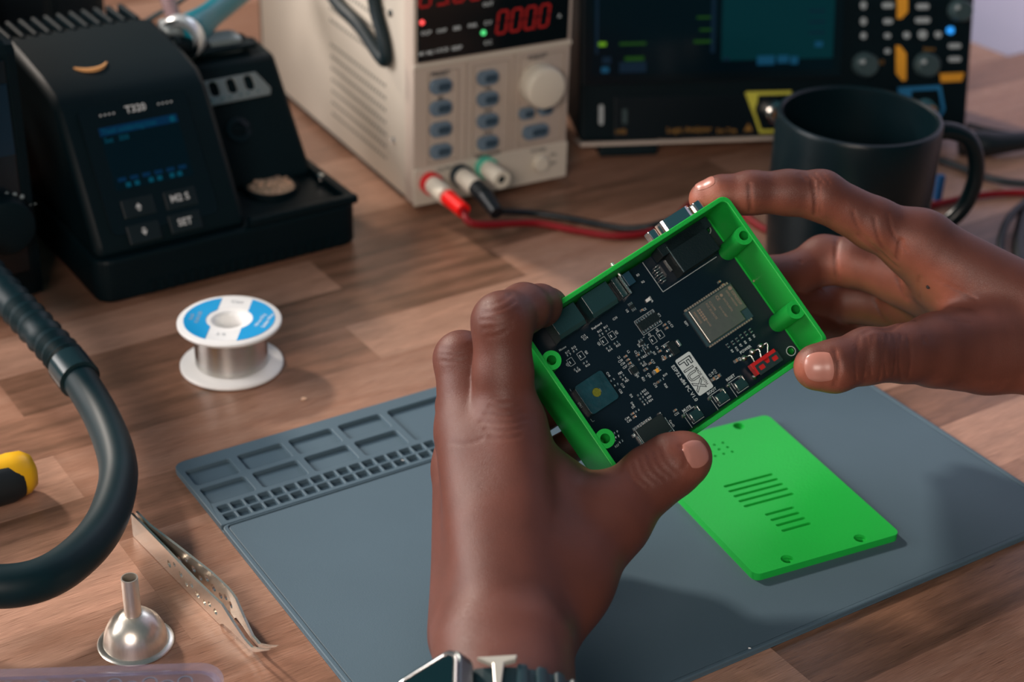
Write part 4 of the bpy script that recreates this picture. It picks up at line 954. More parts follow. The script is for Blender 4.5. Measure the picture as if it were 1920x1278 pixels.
# ------------------------------------------------------------------ tweezers lying on their edge
TZ = at(256, 1003, 0); TE = at(474, 1222, 0)
yaw = math.degrees(math.atan2(TE.y-TZ.y, TE.x-TZ.x)); TL = (TE-TZ).length
twz = empty('tweezers', frame(TZ, yaw), 'steel tweezers with round holes and curved tips beside the mat', 'tweezers')
TWM = mat('polished_steel', (0.82, 0.76, 0.66), .24, .88, var=.05, vscale=300)
def tw(px, py): q = survey(twz.matrix_world, px, py, 1, 0); return q.x, q.z
k3 = C2(3.78, 240, 940)
topl = [tw(*k3(*q)) for q in ((70, 100), (300, 330), (500, 535), (690, 715), (770, 845), (850, 965), (900, 1020), (960, 1033), (1028, 1035))]
botl = [tw(*k3(*q)) for q in ((680, 838), (700, 850), (760, 905), (840, 985), (905, 1050), (935, 1054), (1028, 1040))]
botl = [(max(0, x), max(0.0003, z)) for x, z in botl]
outl = [(0, .0003), (botl[0][0], .0003)]+botl[1:]+topl[::-1]
outl[-1] = (0, max(topl[0][1], .008))
holes_ = []
for x, y, rr in ((320, 430, 27), (357, 433, 18), (403, 503, 24), (443, 570, 20), (480, 575, 25), (524, 645, 28), (573, 702, 22), (608, 713, 22), (650, 765, 25)):
    a, b = tw(*k3(x, y)); holes_.append(circle(a, b, rr/3.78/4.15/1000*1.0, 14))
def arm(y0, ys, th, name, flip):
    m = MB(); m.plate(outl, holes_, 0, th)
    def bow(x):
        t = max(0, min(1, x/TL)); return ys*(min(1, max(0, t-.12)/.45) if t < .72 else max(.22, 1-(t-.72)/.33))*(1 if t < .72 or True else 0)
    out = []
    for q in m.v:
        x, z, y = q; out.append(Vector((x, flip*(y+bow(x)+.0006), z)))
    m.v = out
    o = m.obj(name, TWM, twz)
    return o
# subdivide the outline so that it can bow
def dens(P, step=.004):
    o_ = []
    for i in range(len(P)):
        a = Vector(P[i]); b = Vector(P[(i+1) % len(P)]); n = max(1, int((b-a).length/step)); o_ += [tuple(a+(b-a)*k/n) for k in range(n)]
    return o_
outl = dens(outl)
arm(0, .0004, .0011, 'arm', -1)
arm(0, .0050, .0011, 'arm', 1)
m = MB(); m.box2((0, -.0008, .0004), (.012, .0008, .0085)); m.obj('joint', TWM, twz)

# ------------------------------------------------------------------ hot air nozzle
NZ = at(255, 1203, .0); noz = empty('air_nozzle', Matrix.Translation((NZ.x, NZ.y, 0)), 'small domed steel nozzle with an upright tube, lower left', 'nozzle')
m = MB(); m.lathe([(.0152, 0), (.0155, .0004), (.0150, .0010), (.0132, .0012), (.0128, .0030), (.0122, .0062), (.0105, .0098), (.0078, .0128), (.0045, .0145), (.0034, .0147)], 48, cap1=False); m.obj('dome', STEEL, noz, smooth=True, angle=50)
m = MB(); m.lathe([(.0037, .0138), (.0034, .0150), (.0034, .0325), (.0033, .0328), (.0029, .0328), (.0029, .0150), (.0001, .0150)], 32, cap0=False, cap1=False); m.obj('tube', STEEL, noz, smooth=True, angle=50)

# ------------------------------------------------------------------ clear organiser box, bottom left
BZ = .022
b0 = at(0, 1256, BZ); b1 = at(400, 1243, BZ)
byaw = math.degrees(math.atan2(b1.y-b0.y, b1.x-b0.x))
box = empty('organiser_box', frame((b1.x, b1.y, 0), byaw), 'clear plastic organiser box with rounded corner at bottom left', 'box')
CLR = mat('clear_lilac_plastic', (0.50, 0.54, 0.80), .12, trans=.85, ior=1.15, alpha=.42)
BWd, BDp = .125, .075
m = MB(); ou = rrect(-BWd, -BDp, .0035, .0, .009, 6); inn_ = rrect(-BWd+.0016, -BDp+.0016, .0019, -.0016, .0078, 6)
m.plate(ou, [inn_], .0015, BZ-.003); m.prism(ou, 0, .0015); m.obj('box_walls', CLR, box, bevel=.0003)
m = MB(); ou2 = rrect(-BWd-.001, -BDp-.001, .0045, .001, .010, 6); in2 = rrect(-BWd+.0025, -BDp+.0025, .0010, -.0025, .0075, 6); m.plate(ou2, [in2], BZ-.003, BZ, ); m.obj('lid_frame', CLR, box, bevel=.0006)
m = MB(); m.prism(in2, BZ-.0022, BZ-.0012); m.obj('lid_pane', mat('clear_lid', (0.30, 0.34, 0.46), .15, trans=.9, ior=1.1, alpha=.25), box)
RINGM = mat('frosted_ring', (0.10, 0.11, 0.15), .3); m0 = MB(); m0.plate(circle(0, 0, .0030, 18), [circle(0, 0, .0024, 18)], 0, .0003); ring0 = None
for i in range(15):
    if ring0 is None: ring0 = m0.obj('moulded_ring', RINGM, box); o = ring0
    else: o = copy_of(ring0, box)
    o.location = (-.010-.0066*i, -.0085-(i % 2)*.002, BZ-.00118)
for i in range(3):
    m = MB(); m.lathe([(.0036, 0), (.0036, .006), (.0024, .008), (.0024, .012), (.0016, .012), (.0016, .002)], 20, Matrix.Translation((-.014-.0125*i-(.03 if i == 2 else 0), -.012, .0016)))
    o = m.obj('small_bit', mat('black_bit', (0.01, 0.015, 0.02), .4), smooth=True); o.matrix_world = box.matrix_world; tag(o, ['rightmost small black round fitting inside the clear box', 'middle small black round fitting inside the clear box', 'leftmost small black round fitting inside the clear box'][i], 'fitting', 'black fittings in the clear box')

# ------------------------------------------------------------------ yellow and black tool handle
th = empty('screwdriver', Matrix.Identity(4), 'yellow and black tool handle at the left edge', 'screwdriver')
a = at(62, 880, .011); d = (at(-60, 915, .011)-a).normalized(); Q = d.to_track_quat('Z', 'Y').to_matrix().to_4x4()
m = MB(); m.lathe([(.003, -.0012), (.0075, .0002), (.0102, .004), (.0108, .010), (.0100, .03), (.0108, .07), (.006, .095)], 24, Matrix.Translation(a) @ Q); m.obj('yellow_core', mat('yellow_plastic', (0.78, 0.42, 0.008), .4), th, smooth=True)
m = MB()
camd = (CAM-a).normalized(); side = d.cross(camd).normalized()
off = (camd*.8-UP*.75).normalized()
m.lathe([(.004, .0022), (.0084, .0045), (.0100, .010), (.0098, .05), (.0100, .08)], 24, Matrix.Translation(a+off*.0030+d*.0014) @ Q); m.obj('black_grip', mat('soft_black_grip', (0.006, 0.010, 0.012), .6), th, smooth=True)

# crumbs on the desk and mat
def crumb(px, py, z, s, m_, label, cat='crumb', n=4):
    c = at(px, py, z); rg = random.Random(int(px)); m = MB()
    P = [c+Vector((rg.uniform(-1, 1), rg.uniform(-1, 1), .3+.5*rg.random()))*s for _ in range(n)]; m.tube(P, s*.22, 6, 3); o = m.obj('plastic_shaving', m_, smooth=True); tag(o, label, cat); return o
crumb(634, 1257, .001, .0012, GREEN, 'tiny green plastic shaving at the mat edge', n=4)
crumb(755, 864, .0016, .0012, WHITE, 'tiny pale curl in a small mat tray')
crumb(1407, 1216, MT, .0009, WHITE, 'tiny white curl near the front edge of the mat')
crumb(570, 748, 0, .0014, mat('pale_shaving', (.75, .5, .35), .5), 'tiny pale shaving on the desk behind the mat')

# ------------------------------------------------------------------ hands: one continuous surface each, grown from a field around the bones
def surface_nets(D, org, h):
    nx_, ny_, nz_ = D.shape; S = D < 0
    corners = [(i, j, k) for i in (0, 1) for j in (0, 1) for k in (0, 1)]
    cnt = np.zeros((nx_-1, ny_-1, nz_-1), np.int8)
    for i, j, k in corners: cnt += S[i:nx_-1+i, j:ny_-1+j, k:nz_-1+k]
    act = (cnt > 0) & (cnt < 8); idx = -np.ones(act.shape, np.int64); idx[act] = np.arange(act.sum())
    I, J, K = np.nonzero(act); acc = np.zeros((len(I), 3)); num = np.zeros(len(I))
    for a in corners:
        for ax in range(3):
            if a[ax]: continue
            b = list(a); b[ax] = 1
            da = D[I+a[0], J+a[1], K+a[2]]; db = D[I+b[0], J+b[1], K+b[2]]
            c = (da < 0) != (db < 0); t = np.where(c, da/np.where(c, da-db, 1), 0)
            P = np.array(a, float)[None, :].repeat(len(I), 0); P[:, ax] += t
            acc[c] += P[c]; num[c] += 1
    V = np.stack([I, J, K], 1)+acc/num[:, None]; V = V*h+org
    F = []
    for ax in range(3):
        u, v = (ax+1) % 3, (ax+2) % 3
        sl0 = [slice(None)]*3; sl1 = [slice(None)]*3; sl0[ax] = slice(0, -1); sl1[ax] = slice(1, None)
        ch = S[tuple(sl0)] != S[tuple(sl1)]; inside0 = S[tuple(sl0)]
        q = np.argwhere(ch); q = q[(q[:, u] > 0) & (q[:, v] > 0) & (q[:, u] < D.shape[u]-1) & (q[:, v] < D.shape[v]-1)]
        def cell(du, dv):
            r_ = q.copy(); r_[:, u] -= du; r_[:, v] -= dv; return idx[r_[:, 0], r_[:, 1], r_[:, 2]]
        f = np.stack([cell(1, 1), cell(0, 1), cell(0, 0), cell(1, 0)], 1)
        fl = ~inside0[q[:, 0], q[:, 1], q[:, 2]]; f[fl] = f[fl][:, ::-1]
        F.append(f)
    return V, np.concatenate(F)
def smin(a, b, k):
    h = np.clip(.5+.5*(b-a)/k, 0, 1); return b*(1-h)+a*h-k*h*(1-h)
def cap(P, a, b, ra, rb):
    ab = b-a; t = np.clip(((P-a)@ab)/(ab@ab), 0, 1); t2 = t*t*(3-2*t)*.4+t*.6
    return np.linalg.norm(P-(a+t[..., None]*ab), axis=-1)-(ra+(rb-ra)*t2)
class Hand:
    """palm bones, finger chains, creases; every joint is (point, radius)"""
    def __init__(s, palm, fingers, grooves=(), bumps=()):
        s.palm = palm; s.fingers = fingers; s.grooves = grooves; s.bumps = bumps
        pts = [p for c in palm+[f for f, _ in fingers] for p in c]
        g0, s.grooves = s.grooves, ()
        out = []
        for gp_, rr, amp in g0:
            if gp_[0] == 'ray': gp_ = s.project(gp_[1])
            out.append((gp_, rr, amp))
        s.grooves = out
        s.lo = np.min([np.array(p)-r_ for p, r_ in pts], 0)-.004; s.hi = np.max([np.array(p)+r_ for p, r_ in pts], 0)+.004
    def project(s, pix):
        D_ = np.array([list((FWD+RIGHT*((x-960)/F_PX)-UP*((y-639)/F_PX)).normalized()) for x, y in pix]); t = np.full(len(pix), .50)
        for _ in range(60): t = t+np.clip(s.d(np.array(CAM)+D_*t[:, None]), -.002, .05)*.9
        P = np.array(CAM)+D_*t[:, None]; ok = np.abs(s.d(P)) < .002
        return [tuple(q) for q, k in zip(P, ok) if k]
    def d(s, P, fine=True):
        pal = None
        for c in s.palm:
            for (a, ra), (b, rb) in zip(c, c[1:]):
                q = cap(P, np.array(a), np.array(b), ra, rb); pal = q if pal is None else smin(pal, q, .009)
        tot = pal
        for f, k in s.fingers:
            fd = None
            for (a, ra), (b, rb) in zip(f, f[1:]):
                q = cap(P, np.array(a), np.array(b), ra, rb); fd = q if fd is None else smin(fd, q, .0035)
            fj = smin(pal, fd, k)
            tot = smin(tot, fj, .0008) if tot is not pal else fj
        for c, rr, amp in s.bumps:
            tot = tot-amp*np.exp(-np.sum((P-np.array(c))**2, -1)/(rr*rr))
        if fine and P.ndim == 2:
            for gp_, rr, amp in s.grooves:
                if len(gp_) < 2: continue
                G_ = np.array(gp_); c = G_.mean(0); R_ = np.linalg.norm(G_-c, axis=1).max()+3*rr
                near = np.linalg.norm(P-c, axis=1) < R_
                if not near.any(): continue
                Q = P[near]; q = None
                for a, b in zip(G_, G_[1:]):
                    qq = cap(Q, a, b, rr, rr)+rr; q = qq if q is None else np.minimum(q, qq)
                tot[near] += amp*np.exp(-(q/rr)**2)
        # pressed flush against the box
        R = np.array([[CX.x, CX.y, CX.z], [CY.x, CY.y, CY.z], [CZ.x, CZ.y, CZ.z]]); L = (P-np.array(CO))@R.T
        q = np.abs(L-np.array([0, 0, -DEP/2]))-np.array([HW, HH, DEP/2])-.0001
        box_ = np.linalg.norm(np.maximum(q, 0), axis=-1)+np.minimum(np.max(q, -1), 0)
        return np.maximum(tot, -box_)
    def mesh(s, name, m_, h=.00105, tint=None, parent=None):
        n = np.ceil((s.hi-s.lo)/h).astype(int)+1
        BS = 10; n = ((n+BS-1)//BS)*BS; nb = n//BS; D = np.empty(n, np.float32)
        bc = np.stack(np.meshgrid(*[s.lo[i]+(np.arange(nb[i])*BS+(BS-1)/2)*h for i in range(3)], indexing='ij'), -1)
        db = s.d(bc.reshape(-1, 3), False).reshape(nb); D[:] = np.repeat(np.repeat(np.repeat(db, BS, 0), BS, 1), BS, 2)
        loc_ = np.stack(np.meshgrid(*[(np.arange(BS)-(BS-1)/2)*h]*3, indexing='ij'), -1)
        todo = np.argwhere(np.abs(db) < BS*h*.95+.003)
        for c0 in range(0, len(todo), 200):
            tb = todo[c0:c0+200]; P = bc[tb[:, 0], tb[:, 1], tb[:, 2]][:, None, None, None, :]+loc_
            v = s.d(P.reshape(-1, 3), False).reshape(len(tb), BS, BS, BS)
            for (i, j, k), b_ in zip(tb*BS, v): D[i:i+BS, j:j+BS, k:k+BS] = b_
        V, F = surface_nets(D, s.lo, h)
        # onto the exact field, creases included
        e = .0003
        for _ in range(3):
            d0 = s.d(V); g = np.stack([s.d(V+np.eye(3)[i]*e)-d0 for i in range(3)], 1)/e; gl = np.linalg.norm(g, axis=1, keepdims=True)+1e-6
            V = V-g/gl*np.clip(d0, -h, h)[:, None]*.8
        s.N = g/gl
        me = bpy.data.meshes.new(name); me.vertices.add(len(V)); me.vertices.foreach_set('co', V.astype(np.float32).ravel())
        me.loops.add(len(F)*4); me.loops.foreach_set('vertex_index', F.astype(np.int32).ravel()); me.polygons.add(len(F))
        me.polygons.foreach_set('loop_start', np.arange(0, len(F)*4, 4, dtype=np.int32)); me.update(calc_edges=True); me.validate()
        me.polygons.foreach_set('use_smooth', [True]*len(me.polygons)); me.materials.append(m_)
        if tint is not None:
            t = tint(V, s.N); at_ = me.color_attributes.new('skin_tone', 'FLOAT_COLOR', 'POINT')
            at_.data.foreach_set('color', np.stack([t, t, t, np.ones_like(t)], 1).astype(np.float32).ravel())
        o = bpy.data.objects.new(name, me); COL.objects.link(o); o.parent = parent; return o
    def nail(s, c, axis, nrm, L_, W_, name, m_, parent, lift=.00035):
        """a curved nail grown on the surface at c; axis points to the fingertip"""
        ax = Vector(axis).normalized(); nr = Vector(nrm).normalized(); nr = (nr-ax*nr.dot(ax)).normalized(); sd = ax.cross(nr)
        nu, nv = 14, 14; pts = []; uv = []
        c0 = np.array([list(c)], float)
        for _ in range(40): c0 = c0+np.array(-nr)*np.clip(s.d(c0), -.003, .003)*.7
        c0 = Vector(c0[0])
        for i in range(nu+1):
            for j in range(nv+1):
                a = -1+2*i/nu; b = -1+2*j/nv; u_, v_ = a*math.sqrt(1-b*b*.32), b*math.sqrt(1-a*a*.38)
                pts.append(c0+ax*u_*L_/2+sd*v_*W_/2); uv.append(max(abs(a), abs(b)))
        P = np.array([list(q) for q in pts]); dn = -np.array(nr)
        def grad(Q): return np.stack([s.d(Q+np.eye(3)[i]*.0003)-s.d(Q-np.eye(3)[i]*.0003) for i in range(3)], 1)/.0006
        for _ in range(12): d_ = s.d(P); g_ = grad(P); P = P-g_/(np.linalg.norm(g_, axis=1, keepdims=True)+1e-6)*np.clip(d_, -.002, .002)[:, None]*.8
        g_ = grad(P); g_ /= np.linalg.norm(g_, axis=1, keepdims=True)+1e-6
        edge = np.array(uv); top = P+g_*(lift*(1-edge**8*.6))[:, None]; bot = P-g_*.0007
        n = len(P); fs = []
        for i in range(nu):
            for j in range(nv):
                q = (i*(nv+1)+j, i*(nv+1)+j+1, (i+1)*(nv+1)+j+1, (i+1)*(nv+1)+j); fs.append(q); fs.append(tuple(x+n for x in q[::-1]))
        rim = [i*(nv+1) for i in range(nu+1)]+[nu*(nv+1)+j for j in range(1, nv+1)]+[i*(nv+1)+nv for i in range(nu-1, -1, -1)]+[j for j in range(nv-1, 0, -1)]
        for i in range(len(rim)): a, b = rim[i], rim[(i+1) % len(rim)]; fs.append((a, b, b+n, a+n))
        m = MB(); m.add([Vector(q) for q in np.concatenate([top, bot])], fs); return m.obj(name, m_, parent, smooth=True, angle=60)

def skin():
    m = bpy.data.materials.new('dark_brown_skin'); m.use_nodes = True; nt = m.node_tree; b = nt.nodes['Principled BSDF']; N = nt.nodes.new; L = nt.links.new
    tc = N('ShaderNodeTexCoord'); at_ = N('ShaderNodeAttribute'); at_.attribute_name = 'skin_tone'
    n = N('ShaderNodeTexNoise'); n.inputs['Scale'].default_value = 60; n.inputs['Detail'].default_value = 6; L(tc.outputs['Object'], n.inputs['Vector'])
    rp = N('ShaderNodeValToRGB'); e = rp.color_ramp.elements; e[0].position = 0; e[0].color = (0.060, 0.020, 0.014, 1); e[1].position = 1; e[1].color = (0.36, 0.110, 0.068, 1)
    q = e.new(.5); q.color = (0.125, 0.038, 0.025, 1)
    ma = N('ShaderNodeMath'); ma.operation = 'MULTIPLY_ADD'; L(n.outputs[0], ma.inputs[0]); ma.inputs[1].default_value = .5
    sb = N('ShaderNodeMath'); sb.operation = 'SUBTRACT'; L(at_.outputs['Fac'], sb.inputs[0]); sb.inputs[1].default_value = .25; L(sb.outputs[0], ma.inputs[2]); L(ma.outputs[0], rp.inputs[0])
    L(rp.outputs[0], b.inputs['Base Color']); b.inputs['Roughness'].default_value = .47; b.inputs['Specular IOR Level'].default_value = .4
    b.inputs['Subsurface Weight'].default_value = .06; b.inputs['Subsurface Radius'].default_value = (1, .35, .2); b.inputs['Subsurface Scale'].default_value = .003
    v = N('ShaderNodeTexVoronoi'); v.feature = 'DISTANCE_TO_EDGE'; v.inputs['Scale'].default_value = 1500; L(tc.outputs['Object'], v.inputs['Vector'])
    mp = N('ShaderNodeMapping'); mp.inputs['Scale'].default_value = (1, 2.4, .7); mp.inputs['Rotation'].default_value = (.3, .5, .9); L(tc.outputs['Object'], mp.inputs[0])
    v2 = N('ShaderNodeTexVoronoi'); v2.feature = 'DISTANCE_TO_EDGE'; v2.inputs['Scale'].default_value = 480; L(mp.outputs[0], v2.inputs['Vector'])
    a1 = N('ShaderNodeMapRange'); a1.inputs['From Max'].default_value = .12; L(v.outputs['Distance'], a1.inputs[0])
    a2 = N('ShaderNodeMapRange'); a2.inputs['From Max'].default_value = .07; L(v2.outputs['Distance'], a2.inputs[0])
    ad = N('ShaderNodeMath'); ad.operation = 'MULTIPLY_ADD'; L(a2.outputs[0], ad.inputs[0]); ad.inputs[1].default_value = .8; L(a1.outputs[0], ad.inputs[2])
    bp_ = N('ShaderNodeBump'); bp_.inputs['Strength'].default_value = .25; bp_.inputs['Distance'].default_value = .00014; L(ad.outputs[0], bp_.inputs['Height']); L(bp_.outputs[0], b.inputs['Normal'])
    return m
SKIN = skin(); NAILM = mat('fingernail', (0.42, 0.18, 0.14), .28, var=.1, spec=.55)
def J(px, py, dd, r_mm): return (tuple(atd(px, py, dd)), r_mm/1000)
def JC(x, y, z, r_mm): return (tuple(CM @ Vector((x, y, z))), r_mm/1000)
def A_(px, py, dd): return tuple(atd(px, py, dd))

# left hand, seen from its back
iM, iP = J(958, 800, .668, 14.2), J(941, 604, .664, 11.6)
palm = [[J(985, 1180, .622, 14.5), iM], [J(930, 1190, .618, 15), J(885, 812, .674, 14.3)], [J(884, 1190, .630, 15), J(872, 880, .695, 13)], [J(875, 1200, .645, 14), J(872, 950, .712, 12)],
        [J(930, 1560, .555, 24), J(903, 1225, .615, 17)], [J(960, 1560, .555, 24), J(985, 1225, .615, 17.5)],
        [J(1000, 1190, .635, 17), J(1052, 1085, .650, 18.5), J(1120, 985, .665, 16.5)],
        [J(995, 1050, .650, 17), J(1040, 950, .668, 15.5)], [J(985, 880, .672, 14), J(1060, 925, .682, 13)]]
iT = [J(948, 830, .670, 13), J(943, 700, .666, 11.6), iP, J(982, 578, .678, 9.8), J(1012, 573, .695, 8.4), J(1027, 576, .710, 7.8), J(1030, 584, .720, 7.2)]
mT = [J(885, 812, .674, 13.5), J(866, 673, .682, 11.0), J(905, 682, .706, 10), JC(-.060, .030, -.0445, 9.2), JC(-.046, .028, -.0455, 8.4)]
rT = [J(872, 880, .695, 12.5), J(868, 760, .715, 11), JC(-.069, .008, -.049, 9.8), JC(-.045, .006, -.0460, 8.6)]
pT = [J(872, 950, .712, 11.5), J(885, 850, .728, 9.6), JC(-.066, -.012, -.052, 8.4), JC(-.046, -.013, -.0450, 7.4)]
tT = [J(1120, 985, .666, 15.5), J(1150, 962, .668, 15), J(1222, 896, .673, 12.8), J(1262, 870, .674, 12.3), J(1286, 858, .675, 10.6)]
def crease(px0, py0, px1, py1, dd, bow=0.0):
    n = 6; return ('ray', [(px0+(px1-px0)*i/n-(py1-py0)*bow*math.sin(math.pi*i/n), py0+(py1-py0)*i/n+(px1-px0)*bow*math.sin(math.pi*i/n)) for i in range(n+1)])
def path_(*pts): return ('ray', list(pts))
gl = []
for i, y in enumerate((556, 570, 584, 600, 616)): gl.append((crease(900+abs(i-2)*6, y+16, 972-abs(i-2)*6, y-6, 0, .10), .0008, .00035))
for i, y in enumerate((742, 758, 772, 786, 800, 816)): gl.append((crease(902+abs(i-3)*8, y+4, 988-abs(i-3)*6, y, 0, .08), .0009, .0003))
for i, y in enumerate((645, 656, 668)): gl.append((crease(826, y+8, 884, y, 0, .08), .0008, .0003))
for k in range(6): gl.append((crease(1176+k*13, 872-k*7, 1206+k*14, 915-k*6, 0, .12), .0008, .0004))
gl += [(crease(1276, 836, 1283, 876, 0, -.2), .0008, .0006), (crease(845, 830, 905, 822, 0, .1), .0009, .0002)]
LH = Hand(palm, [(iT, .007), (mT, .006), (rT, .006), (pT, .006), (tT, .010)], gl,
          bumps=[(A_(948, 800, .650), .011, .0016), (A_(868, 815, .658), .010, .0014), (A_(938, 598, .650), .008, .0010), (A_(905, 960, .640), .009, .0010), (A_(960, 960, .640), .010, .0008),
                 (A_(1195, 880, .660), .009, .0008)])
lh = empty('hand', Matrix.Translation(atd(950, 1200, .61)), "person's left hand seen from the back, gripping the near end of the green box", 'hand')
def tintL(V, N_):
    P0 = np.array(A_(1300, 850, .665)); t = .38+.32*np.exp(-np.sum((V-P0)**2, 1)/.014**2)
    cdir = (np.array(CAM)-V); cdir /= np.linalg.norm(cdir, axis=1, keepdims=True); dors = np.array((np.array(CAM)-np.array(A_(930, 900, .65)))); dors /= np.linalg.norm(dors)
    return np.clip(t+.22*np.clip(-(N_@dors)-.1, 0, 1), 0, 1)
def reparent(o, par):
    o.parent = par; o.matrix_parent_inverse = par.matrix_world.inverted()
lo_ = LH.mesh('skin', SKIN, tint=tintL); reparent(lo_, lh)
nl = LH.nail(A_(1303, 846, .668), atd(1330, 838, .675)-atd(1290, 852, .672), (CAM-atd(1300, 850, .67)).normalized()*.75+RIGHT*.62+UP*.10, .0125, .0125, 'fingernail', NAILM, None); reparent(nl, lh)

# right hand, seen from the thumb side
palmR = [[J(2160, 690, .720, 24), J(1975, 600, .742, 17.5), J(1727, 462, .752, 14.6)], [J(2160, 700, .725, 24), J(1970, 655, .748, 17), J(1700, 520, .782, 13.5)],
         [J(1960, 670, .768, 16), J(1705, 580, .802, 12.5)], [J(1950, 675, .778, 14), J(1712, 628, .812, 11.5)], [J(2120, 720, .72, 22), J(1955, 655, .740, 17.5), J(1850, 655, .738, 17.5), J(1760, 655, .728, 14)],
         [J(1850, 600, .748, 15), J(1765, 520, .758, 14)]]
iR = [J(1727, 462, .752, 13.6), J(1640, 420, .748, 11.4), J(1541, 368, .744, 10.6), J(1478, 361, .743, 9.6), J(1408, 361, .742, 9.2), J(1352, 368, .743, 8.9), J(1323, 372, .744, 7.4)]
mR = [J(1700, 520, .782, 12.5), J(1600, 492, .790, 11.3), J(1545, 487, .796, 11.3), J(1490, 515, .790, 10), JC(.050, .012, -.0475, 9.4), JC(.034, .008, -.0460, 8.4)]
rR = [J(1705, 580, .802, 12), J(1600, 560, .812, 11), J(1545, 568, .812, 10.5), JC(.055, -.004, -.052, 9.0), JC(.040, -.004, -.0460, 8.0)]
pR = [J(1712, 628, .812, 11), J(1610, 615, .826, 9.4), J(1555, 612, .820, 9), JC(.056, -.017, -.052, 8.2), JC(.044, -.016, -.0455, 7.2)]
tR = [J(1780, 655, .731, 14), J(1700, 662, .716, 12.3), J(1625, 668, .705, 11.3), J(1565, 686, .699, 10.6), J(1532, 688, .698, 9.7)]
gr = [(crease(1524, 340, 1528, 402, 0, -.06), .0009, .0010), (crease(1406, 345, 1408, 396, 0), .0008, .0008), (crease(1572, 445, 1571, 520, 0, .05), .0010, .0010), (crease(1536, 345, 1539, 400, 0), .0007, .0004)]
for k in range(8): gr.append((crease(1612+k*13, 628+(k % 2)*3, 1606+k*14, 712-(k % 3)*5, 0, .05*(-1)**k), .0007, .00035))
for k in range(4): gr.append((crease(1500+k*14, 325, 1512+k*15, 338+k*2, 0), .0006, .0004))
gr += [(path_((1690, 452), (1684, 480), (1684, 520), (1700, 560), (1706, 600)), .0011, .0011), (path_((1706, 600), (1670, 618), (1620, 624)), .0010, .0007), (path_((1725, 520), (1722, 560), (1716, 600), (1735, 640)), .0008, .0005),
       (crease(1612, 440, 1680, 500, 0), .0010, .0008), (crease(1640, 408, 1676, 486, 0, .1), .0008, .0004), (crease(1600, 396, 1634, 452, 0, .1), .0008, .0003), (crease(1665, 400, 1700, 470, 0, .1), .0008, .0003),
       (path_((1760, 560), (1790, 575), (1830, 580)), .0007, .0003), (path_((1745, 585), (1780, 600), (1820, 606)), .0007, .0003), (path_((1750, 520), (1790, 540), (1830, 560)), .0007, .0003),
       (path_((1600, 540), (1640, 560), (1660, 600)), .0009, .0006), (path_((1460, 470), (1500, 490), (1540, 545)), .0008, .0005), (path_((1566, 655), (1574, 690), (1566, 722)), .0009, .0006), (path_((1510, 652), (1500, 690), (1508, 722)), .0007, .0004)]
RH = Hand(palmR, [(iR, .008), (mR, .006), (rR, .006), (pR, .005), (tR, .012)], gr, bumps=[(A_(1740, 412, .745), .011, .0012), (A_(1536, 330, .740), .008, .0008), (A_(1640, 622, .700), .010, .0006)])
rh = empty('hand', Matrix.Translation(atd(1950, 650, .75)), "person's right hand seen from the thumb side, holding the far end of the green box", 'hand')
palmdir = np.array((CM @ Vector((-1, .2, .55)))-CO); palmdir /= np.linalg.norm(palmdir)
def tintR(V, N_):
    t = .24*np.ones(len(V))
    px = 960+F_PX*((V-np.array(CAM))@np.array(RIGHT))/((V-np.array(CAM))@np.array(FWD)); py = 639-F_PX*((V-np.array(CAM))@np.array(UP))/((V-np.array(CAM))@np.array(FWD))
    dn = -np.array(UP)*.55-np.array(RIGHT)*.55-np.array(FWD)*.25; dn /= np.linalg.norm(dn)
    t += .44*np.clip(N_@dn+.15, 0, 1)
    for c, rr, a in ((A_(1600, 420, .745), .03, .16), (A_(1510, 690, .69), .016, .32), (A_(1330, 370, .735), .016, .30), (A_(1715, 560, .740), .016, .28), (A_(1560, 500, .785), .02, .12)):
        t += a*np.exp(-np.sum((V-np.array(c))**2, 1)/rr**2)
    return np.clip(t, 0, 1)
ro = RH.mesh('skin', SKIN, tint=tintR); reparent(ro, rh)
nr_ = RH.nail(A_(1531, 691, .69), atd(1490, 694, .70)-atd(1560, 688, .70), (CAM-atd(1530, 690, .70)).normalized()*1.0+UP*.1, .0135, .0150, 'fingernail', NAILM, None); reparent(nr_, rh)
nr2 = RH.nail(A_(1321, 352, .740), atd(1290, 358, .742)-atd(1340, 350, .742), UP*1.0+(CAM-atd(1320, 352, .74)).normalized()*.35-RIGHT*.15, .0100, .0095, 'fingernail', NAILM, None); reparent(nr2, rh)
m = MB(); q = A_(1744, 537, .74); 
P = np.array([q]); dn = np.array(FWD)
for _ in range(60): P = P+dn*(RH.d(P-dn*.02*0)[:, None]*.5)
m.lathe([(.0010, -.0002), (.0009, .00025), (.0003, .0004)], 12, Matrix.Translation(Vector(P[0])) @ (-FWD).to_track_quat('Z', 'Y').to_matrix().to_4x4()); o = m.obj('mole', mat('mole', (0.02, 0.01, 0.01), .6), None, smooth=True); reparent(o, rh)

# ------------------------------------------------------------------ wristwatch on the left wrist
wc = atd(941, 1349, .592); wax = (atd(945, 1500, .565)-atd(945, 1225, .613)).normalized()     # along the forearm
tocam = (CAM-wc).normalized(); wz = (tocam-wax*tocam.dot(wax)).normalized(); wx = wax.cross(wz).normalized()
if wx.dot(RIGHT) < 0: wx = -wx
WM = Matrix(((wx.x, wax.x, wz.x, wc.x), (wx.y, wax.y, wz.y, wc.y), (wx.z, wax.z, wz.z, wc.z), (0, 0, 0, 1)))
watch = empty('wristwatch', WM, 'dark watch with ribbed rubber strap and steel case on the left wrist', 'watch')
RX, RZ = .0292, .0228
STR = mat('dark_teal_strap', (0.012, 0.035, 0.045), .4); DGL = mat('watch_glass', (0.003, 0.012, 0.015), .08)
def ring_pt(a, off): return Vector(((RX+off)*math.sin(a), 0, (RZ+off)*math.cos(a)-.001))
m = MB()
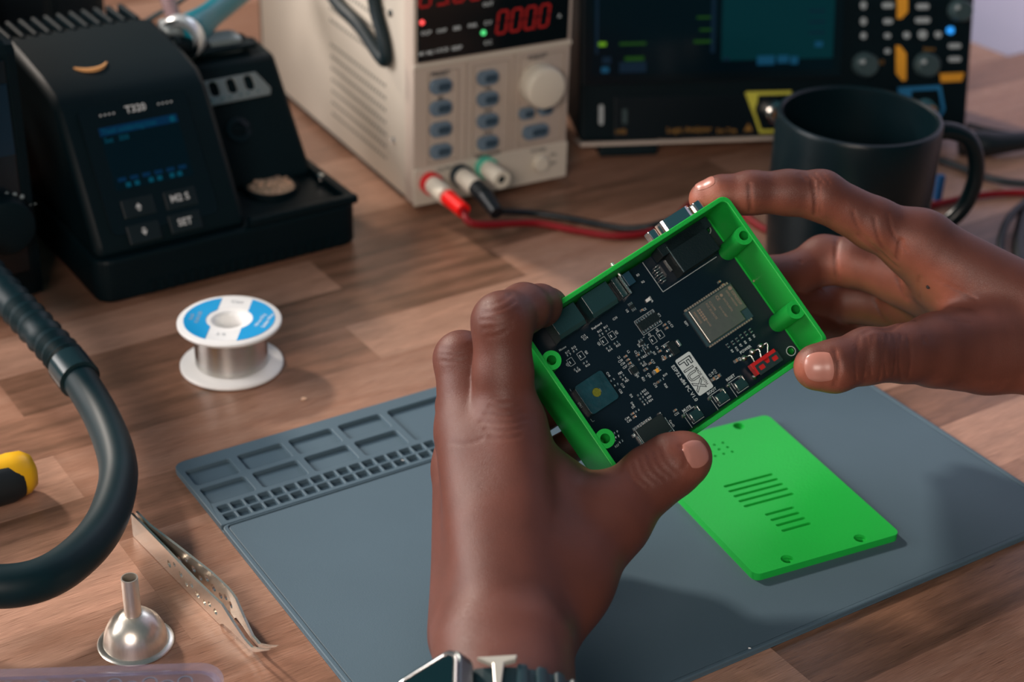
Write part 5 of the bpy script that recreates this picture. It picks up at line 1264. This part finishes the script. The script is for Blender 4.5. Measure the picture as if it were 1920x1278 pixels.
wy0 = -.0040
for i in range(64):
    a0 = 2*math.pi*i/64; a1 = 2*math.pi*(i+1)/64
    b = [ring_pt(a0, .0006), ring_pt(a1, .0006), ring_pt(a1, .0034), ring_pt(a0, .0034)]
    vs = [(q.x, wy0+.001, q.z) for q in b]+[(q.x, .024, q.z) for q in b]
    m.add(vs, [(0, 1, 5, 4), (2, 3, 7, 6), (0, 3, 2, 1), (4, 5, 6, 7)])
m.obj('strap', STR, watch)
for i in range(26):
    a = math.radians(12+i*12.3)
    if a > math.radians(320): break
    q = ring_pt(a, .0038); M = Matrix.Translation((q.x, .010, q.z)) @ Matrix.Rotation(a, 4, 'Y'); m = MB(); m.box((0, 0, 0), (.0040, .0275, .0030), .0013, M); m.obj('strap_rib', STR, watch)
cd = math.radians(-43); q = ring_pt(cd, .0060); M = Matrix.Translation((q.x, .0135, q.z)) @ Matrix.Rotation(cd, 4, 'Y')
m = MB(); m.prism(rrect(-.0165, -.0195, .0165, .0175, .006, 5), -.0040, .0035, M); m.obj('watch_case', mat('satin_case', (0.20, 0.23, 0.23), .3, .9), watch, bevel=.0012)
m = MB(); m.plate(rrect(-.0160, -.0188, .0160, .0168, .006, 5), [rrect(-.0146, -.0174, .0146, .0154, .005, 5)], .0034, .0046, M); m.obj('bezel', CHROME, watch, bevel=.0004)
m = MB(); m.prism(rrect(-.0146, -.0174, .0146, .0154, .005, 5), .0030, .0040, M); m.obj('glass', DGL, watch)
m = MB(); q = ring_pt(math.radians(-2), .0052); M2 = Matrix.Translation((q.x, -.0015, q.z)) @ Matrix.Rotation(math.radians(-2), 4, 'Y'); m.prism([(-.0075, -.0035), (.0065, -.0042), (.0060, -.0022), (.0020, -.0010), (.0006, .0120), (-.0012, .0120), (-.0020, -.0005)], -.001, .0014, M2)
m.obj('strap_link', mat('ivory_metal', (0.70, 0.66, 0.58), .3, .5), watch, bevel=.0004)
m = MB(); m.lathe([(.0022, 0), (.0022, .003)], 16, M @ Matrix.Translation((-.0165, -.002, .0)) @ Matrix.Rotation(math.radians(-90), 4, 'Y')); m.obj('crown', CHROME, watch)
